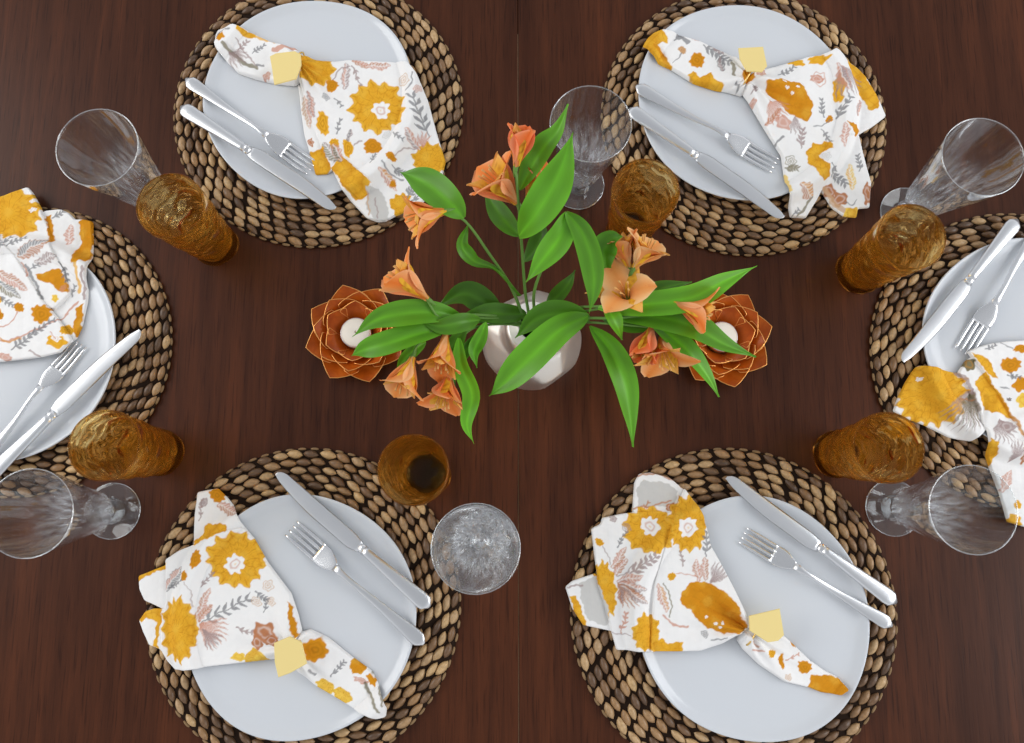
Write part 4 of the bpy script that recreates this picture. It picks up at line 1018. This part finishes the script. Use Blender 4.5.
# ---- top right
napkin('tr', [
    ([(805, 110), (840, 100), (863, 130), (868, 150), (876, 179), (874, 204), (862.5, 205), (861, 214), (848, 213), (836, 204.4), (825, 187), (812, 160)], 0, .003),
    ([(644, 42), (648, 35), (654, 31), (665, 31), (681.6, 34), (701, 39.4), (717.6, 47.7), (737, 56), (746, 66), (752, 80), (743, 93.5), (728.7, 89.3), (717.6, 88), (695.4, 81), (673, 67), (660.8, 61.6), (650, 52)], 0, .007),
    ([(745, 78), (752, 73), (765, 68), (790, 60.7), (810, 54.8), (829, 52.6), (835, 49), (844, 52), (850, 56), (861, 64), (870, 74), (882, 95), (889.6, 112.6), (876, 123), (863, 130.3), (848, 137), (838, 165), (825, 187), (820, 197), (809, 215), (793, 214), (789, 191), (785.5, 175), (782.6, 154), (765, 126), (749, 99), (742, 90)], .003, .0035)],
    (747, 83),
    [('poly', [(763.7, 84.4), (781.5, 80.7), (799, 83), (808, 92), (814, 104), (812, 114), (808, 120), (796, 116.5), (784.4, 107.6), (772.6, 97.3)], 'O'), ('blob', 786, 88, 2, 1.3, 0, 'W'), ('blob', 793, 93, 2, 1.3, .4, 'W'), ('blob', 797, 88, 1.8, 1.2, 0, 'W'), ('blob', 783, 83, 1.8, 1.2, 0, 'W'),
     ('poly', [(849, 55), (858, 61), (870, 75), (882, 95), (881, 106), (872, 107), (862, 93), (852, 75)], 'Y'), ('blob', 798, 61.5, 8, 3.5, .1, 'Y'), ('blob', 819, 59, 10, 4.5, -.1, 'Y'), ('blob', 839, 88, 5.5, 14, .1, 'Y'),
     ('rose', 820, 78, 6.5, 'P'), ('blob', 818, 78, 7, 4, 0, 'P'), ('fan', 838, 68, 1.0, 1.2, 34, 8, 'M'), ('feather', 836, 64, 848, 92, 4, 'M', 'P'), ('sprig', 778, 76, 795, 66, 5, 4, 'G'),
     ('disc', 829.5, 119, 3.6, 3.6, 0, 'O'), ('sprig', 824, 116, 822, 98, 5, 4, 'G'), ('blob', 856, 128, 5.5, 4.5, 0, 'O'), ('poly', [(846, 123), (853, 126), (850, 131)], 'O'), ('feather', 843, 148, 844, 124, 3.5, 'P', 'P'), ('sprig', 836, 118, 848, 100, 7, 4, 'G'), ('feather', 858, 114, 862, 98, 3, 'M', 'P'), ('line', [(815, 126), (824, 124), (831, 120)], 1, 'G'),
     ('fan', 768, 101, .8, 1.5, 26, 7, 'P'), ('feather', 766, 125, 782, 108, 3, 'B', 'P'), ('blob', 784, 122, 8, 7, .4, 'P'), ('fan', 795, 116, 1.4, .9, 20, 4, 'M'), ('sprig', 801, 148, 803, 128, 7, 4, 'M'), ('blob', 752, 104, 3, 4, 0, 'P'), ('line', [(776, 144), (784, 136)], 2, 'G'), ('sprig', 822, 128, 832, 142, 4, 3, 'G'),
     ('poly', [(806, 149.6), (812, 146), (814, 142), (820, 143), (826, 140), (832, 142), (832, 149), (825, 150), (820, 154), (822, 161), (829, 166), (830, 176), (824, 180), (817, 177), (814, 168), (807, 162), (809, 156)], 'Y'),
     ('rose', 826, 157, 4, 'S'), ('feather', 800, 184, 814, 196, 6, 'O', 'B'), ('line', [(800, 213), (808, 204), (814, 196)], 2.2, 'V'), ('sprig', 795, 214, 800, 208, 4, 2, 'G'), ('rose', 791, 160, 5, 'V'), ('sprig', 786, 166, 798, 168, 6, 4, 'V'), ('line', [(786, 175), (789, 190)], 3.4, 'L'),
     ('sprig', 830, 165, 849, 181, 8, 5, 'G'), ('blob', 833, 188, 6, 7, .3, 'B'), ('blob', 843, 196, 8, 7, .5, 'B'), ('line', [(828, 186), (838, 200), (848, 208)], 5, 'T'), ('blob', 871.5, 190, 4.5, 11, 0, 'B'), ('feather', 857, 186, 853, 160, 4, 'Y', 'L'), ('sprig', 864, 168, 862, 152, 5, 4, 'G'), ('line', [(849, 200), (858, 201), (860, 196)], .9, 'G'),
     ('poly', [(849, 205), (861, 204), (862, 215), (847, 214)], 'L'),
     ('poly', [(642, 42), (652, 30), (662, 32), (668, 43), (658, 46), (666, 56), (673, 64), (672, 69), (655, 60)], 'Y'), ('poly', [(652, 44), (657, 46), (668, 58), (672, 66), (664, 62)], 'O'),
     ('disc', 697.5, 59.5, 7.4, 7.4, 0, 'O'), ('disc', 683, 49, 4, 3.6, 0, 'T'), ('line', [(682, 52), (678, 58), (674, 61)], 1, 'G'), ('poly', [(688, 74), (693, 71), (700, 77), (705, 75), (711, 73), (715, 81), (723, 86), (722, 90), (705, 88), (694, 81)], 'Y'),
     ('sprig', 674, 40, 683, 34, 5, 3, 'G'), ('line', [(680, 36), (688, 41)], 4, 'G'), ('blob', 696, 38, 4, 2.5, 0, 'P'), ('sprig', 704, 44, 728, 64, 8, 6, 'G'), ('sprig', 712, 46, 722, 52, 5, 3, 'M'), ('feather', 722, 72, 720, 56, 3, 'M', 'G'), ('line', [(731, 66), (733, 78)], 3, 'V'), ('line', [(734, 86), (738, 90)], 2, 'G'),
     ('poly', [(740, 74), (748, 74), (754, 80), (744, 86)], 'O'), ('blob', 760, 76, 5, 4, 0, 'P'), ('sprig', 750, 96, 756, 88, 5, 3, 'M')],
    [((746, 82), (798, 104), 4.5, -.013), ((750, 78), (805, 90), 5, .004), ((748, 90), (785, 118), 5, .003), ((748, 86), (825, 187), 7, .0016), ((748, 80), (850, 100), 7, .0014), ((656, 44), (672, 66), 2.2, -.003), ((838, 120), (827, 186), 3, -.0012), ((850, 130), (852, 200), 3, .001)],
    'floral napkin with a yellow tipped tail on the top right plate')
# ---- left edge
napkin('l', [
    ([(30, 212), (40, 207), (55, 205.5), (63, 209), (70, 216), (80, 216), (87.5, 218), (88, 240), (86.5, 268), (84.5, 300), (79, 325), (73, 338), (50, 350), (10, 320), (10, 230)], 0, .004),
    ([(-70, 210), (-20, 198), (0, 192.5), (12, 188), (23, 184), (28, 189.4), (36, 204), (41, 216), (50, 241), (60, 262), (64, 274), (68.5, 294), (53, 309), (30, 300), (-70, 270)], .004, .003),
    ([(-70, 225), (-20, 222), (0, 234), (17, 258), (30, 279), (43, 300), (56, 316), (66, 330), (72, 340), (60, 352), (40, 357), (0, 361.5), (-70, 364)], .007, .003)],
    None,
    [('mum', 4, 210, 37, 30, .2, 14, None, 'Y'), ('blob', 30, 199, 3, 2, 0, 'W'), ('blob', 29, 208, 4, 2, 0, 'W'), ('mum', -20, 300, 24, 24, 0, 12, None, 'Y'),
     ('poly', [(74, 219), (80, 215), (90, 217), (88, 240), (86, 262), (80, 260), (73, 263), (72, 252), (76, 240), (75, 226)], 'O'),
     ('feather', 16, 257, 51, 241, 6, 'G', 'B'), ('sprig', 10, 247, 26, 238, 5, 4, 'G'), ('feather', 64, 243, 66, 222, 4.5, 'P', 'P'), ('sprig', 48, 216, 58, 208, 5, 3, 'G'), ('poly', [(41, 212), (46, 212), (51, 240), (49, 244), (43, 226)], 'O'),
     ('poly', [(35, 274), (48, 270), (58, 267), (64, 276), (68, 293), (58, 290), (50, 284), (38, 279)], 'O'), ('blob', 54, 298, 3, 4, .6, 'L'),
     ('feather', 34, 262, 58, 256, 4, 'M', 'M'), ('sprig', 60, 262, 66, 280, 6, 3, 'G'), ('line', [(25, 264), (34, 282), (42, 298)], 2.4, 'G'), ('line', [(22, 262), (28, 276)], 1.6, 'P'), ('sprig', 28, 270, 38, 264, 4, 2, 'G'),
     ('disc', 42, 314, 10, 9, 0, 'O'), ('disc', 20, 307.5, 5, 4.6, 0, 'O'), ('line', [(18, 312), (12, 322), (0, 328)], 1.2, 'P'), ('disc', 0, 316, 3, 4, 0, 'O'),
     ('feather', -4, 271, 28, 290, 5, 'B', 'P'), ('feather', -4, 282, 21, 298, 4.5, 'G', 'V'), ('sprig', -2, 296, 14, 306, 5, 4, 'G'), ('sprig', 2, 250, 12, 238, 5, 3, 'G'),
     ('line', [(-4, 341), (14, 340), (28, 333), (48, 325), (62, 316), (75, 300)], 1.8, 'P'), ('line', [(-4, 336), (10, 342), (22, 338)], 1.6, 'O'), ('sprig', 30, 335, 55, 320, 5, 5, 'G'), ('sprig', 12, 350, 34, 334, 7, 5, 'G'), ('line', [(30, 351), (40, 356)], 1.6, 'M'),
     ('blob', 57, 342, 10, 6, 0, 'Y'), ('blob', 57, 338, 5, 3, 0, 'W'), ('disc', 66, 330, 6, 5, 0, 'Y'), ('line', [(50, 333), (57, 338)], 1, 'P'), ('blob', 6, 357, 6, 4, 0, 'P'),
     ('line', [(76, 262), (77, 290)], 3.2, 'Y'), ('line', [(83, 268), (82, 298)], 3, 'M'), ('poly', [(74, 306), (81, 302), (79, 326), (74, 336), (71, 330)], 'O'), ('rose', 62, 288, 3, 'P'), ('sprig', 70, 296, 72, 284, 4, 2, 'G')],
    [((0, 234), (56, 316), 4, .001), ((76, 222), (76, 330), 3, -.001)],
    'floral napkin folded flat on the left edge plate')
# ---- right edge
napkin('r', [
    ([(898, 410), (903, 396), (911, 380), (920.7, 364.7), (940, 367), (955, 371), (966, 372), (978, 380), (992, 398), (992, 425), (975, 441), (954.6, 436.6), (945, 432), (928.7, 424), (913, 418)], 0, .0035),
    ([(960, 372), (968, 360), (980, 352), (1030, 352), (1075, 360), (1075, 515), (1040, 530), (1013, 522), (1009, 507), (1004.8, 492.7), (999, 478), (995, 468.5), (991, 455), (988, 442), (984, 415), (974, 396)], .003, .0035),
    ([(968, 351.5), (978, 347), (990, 343.5), (1007, 341), (1024, 340), (1075, 338), (1075, 490), (1050, 470), (1024, 434), (1011, 416), (998, 396), (984, 372)], .0065, .003)],
    (1062, 400),
    [('mum', 934, 392, 38, 36, .3, 18, None, 'Y'), ('blob', 922, 378, 3, 2, -.4, 'W'), ('fan', 974, 388, 1.9, 1.2, 46, 10, 'M'), ('fan', 974, 390, 1.7, .8, 40, 6, 'V'), ('blob', 970, 364, 7, 6, .6, 'V'), ('line', [(958, 372), (968, 380), (974, 392)], 3.4, 'M'), ('line', [(963, 399), (976, 399)], 1.2, 'B'),
     ('poly', [(976, 381), (986, 372), (1000, 395), (1014, 419), (1000, 413), (986, 410)], 'Y'), ('poly', [(972, 352), (982, 356), (992, 364), (997, 379), (988, 374), (978, 362)], 'Y'), ('line', [(997, 396), (1012, 416), (1025, 435)], 2.6, 'O'),
     ('disc', 1010, 365, 10, 7.5, .1, 'O'), ('line', [(1010, 372), (1012, 378)], 1.5, 'G'), ('blob', 1019, 385, 6, 8, .5, 'O'), ('disc', 1021, 349, 8, 4, 0, 'O'), ('blob', 1022, 401, 7, 7, 0, 'L'), ('sprig', 984, 350, 994, 345, 4, 3, 'G'), ('line', [(1000, 344), (1012, 348)], 1, 'G'), ('sprig', 1006, 375, 1018, 378, 4, 3, 'G'), ('line', [(1001, 388), (1008, 388)], 1.5, 'G'), ('blob', 1008, 399, 2.5, 1.6, 0, 'G'),
     ('fan', 1000, 420, 1.2, 1.6, 26, 8, 'M'), ('blob', 1008, 426, 8, 5, .4, 'M'), ('poly', [(988, 438), (996, 442), (998, 456), (994, 466), (988, 452)], 'Y'), ('feather', 1006, 492, 1014, 470, 5, 'P', 'P'), ('fan', 1012, 462, -1.3, .8, 24, 5, 'M'), ('blob', 1019, 521, 8, 6, .4, 'Y'), ('blob', 1022, 505, 4, 4, 0, 'Y'), ('blob', 1024, 455, 4, 8, 0, 'B')],
    [((974, 392), (968, 438), 2, -.002), ((986, 396), (984, 440), 2.4, -.003), ((996, 400), (1005, 490), 5, .0015), ((976, 390), (955, 434), 2, -.0012)],
    'floral napkin hanging off the right edge plate with a big yellow lobe')

# ================= napkin rings =================
M_ring = mat_plain('gold_ring', (0.86, 0.58, 0.20), 0.35, 1.0)
M_tile = mat_plain('pale_yellow_enamel', (0.83, 0.66, 0.27), 0.55, spec=0.3)
RG = [([(269.6, 56), (275.5, 53), (294.8, 50.7), (300.7, 54), (301.4, 64.8), (296.3, 78.9), (274, 84.8), (272, 70)], (299, 66), .35, 'napkin ring with a pale yellow angular plaque, on the top left napkin'),
      ([(738.4, 47.7), (763.4, 46.3), (767.5, 65.7), (762, 72), (746.7, 71.3), (739.8, 58.8)], (746, 80), .5, 'napkin ring with a pale yellow angular plaque, on the top right napkin'),
      ([(273.7, 643), (290, 636.3), (301.8, 642.2), (307, 663.7), (290, 673.3), (278, 677.7), (274.4, 662.2)], (296, 650), .5, 'napkin ring with a pale yellow angular plaque, on the bottom left napkin'),
      ([(748.9, 615.9), (780, 608.5), (784.4, 635.2), (778.5, 641), (768, 642.6), (749.6, 630.7)], (750, 632), .5, 'napkin ring with a pale yellow angular plaque, on the bottom right napkin')]
for pts, c, ang, lab in RG:
    zt = PB + .0066 + .0035 + .0035 + .0150 + .0065
    cen = P(*c, .02); t = thing('napkin_ring', (cen.x, cen.y, Z0 + PB + .0100), 0, lab, 'napkin ring', 'napkin rings')
    W = [P(x, y, zt) for x, y in pts]; mx_ = sum((p for p in W), Vector()) / len(W); m = MB(); v = []; f = []; n = len(W)
    rel0 = Vector((cen.x, cen.y, Z0 + PB + .0100))
    for k, dz in ((.80, -.0030), (1.0, -.0012), (.97, 0.0)):
        for p in W: q = mx_ + (p - mx_) * k; v.append((q.x - rel0.x, q.y - rel0.y, q.z + dz - rel0.z))
    for r in range(2):
        for k in range(n): f.append((r * n + k, r * n + (k + 1) % n, (r + 1) * n + (k + 1) % n, (r + 1) * n + k))
    f.append(tuple(range(n))[::-1]); f.append(tuple(2 * n + k for k in range(n)))
    link('plaque', v, f, M_tile, t, smooth=False)
    # oval band round the gathered cloth
    a = math.radians(-30); pts3 = []
    dx = Vector((math.cos(a + PI / 2), math.sin(a + PI / 2), 0))
    for k in range(33):
        q = 2 * PI * k / 32; pts3.append(dx * (.0150 * math.cos(q)) + Vector((0, 0, .0095 + .0105 * math.sin(q))))
    MB().tube(pts3, .0011, 8).make('band', M_ring, t)
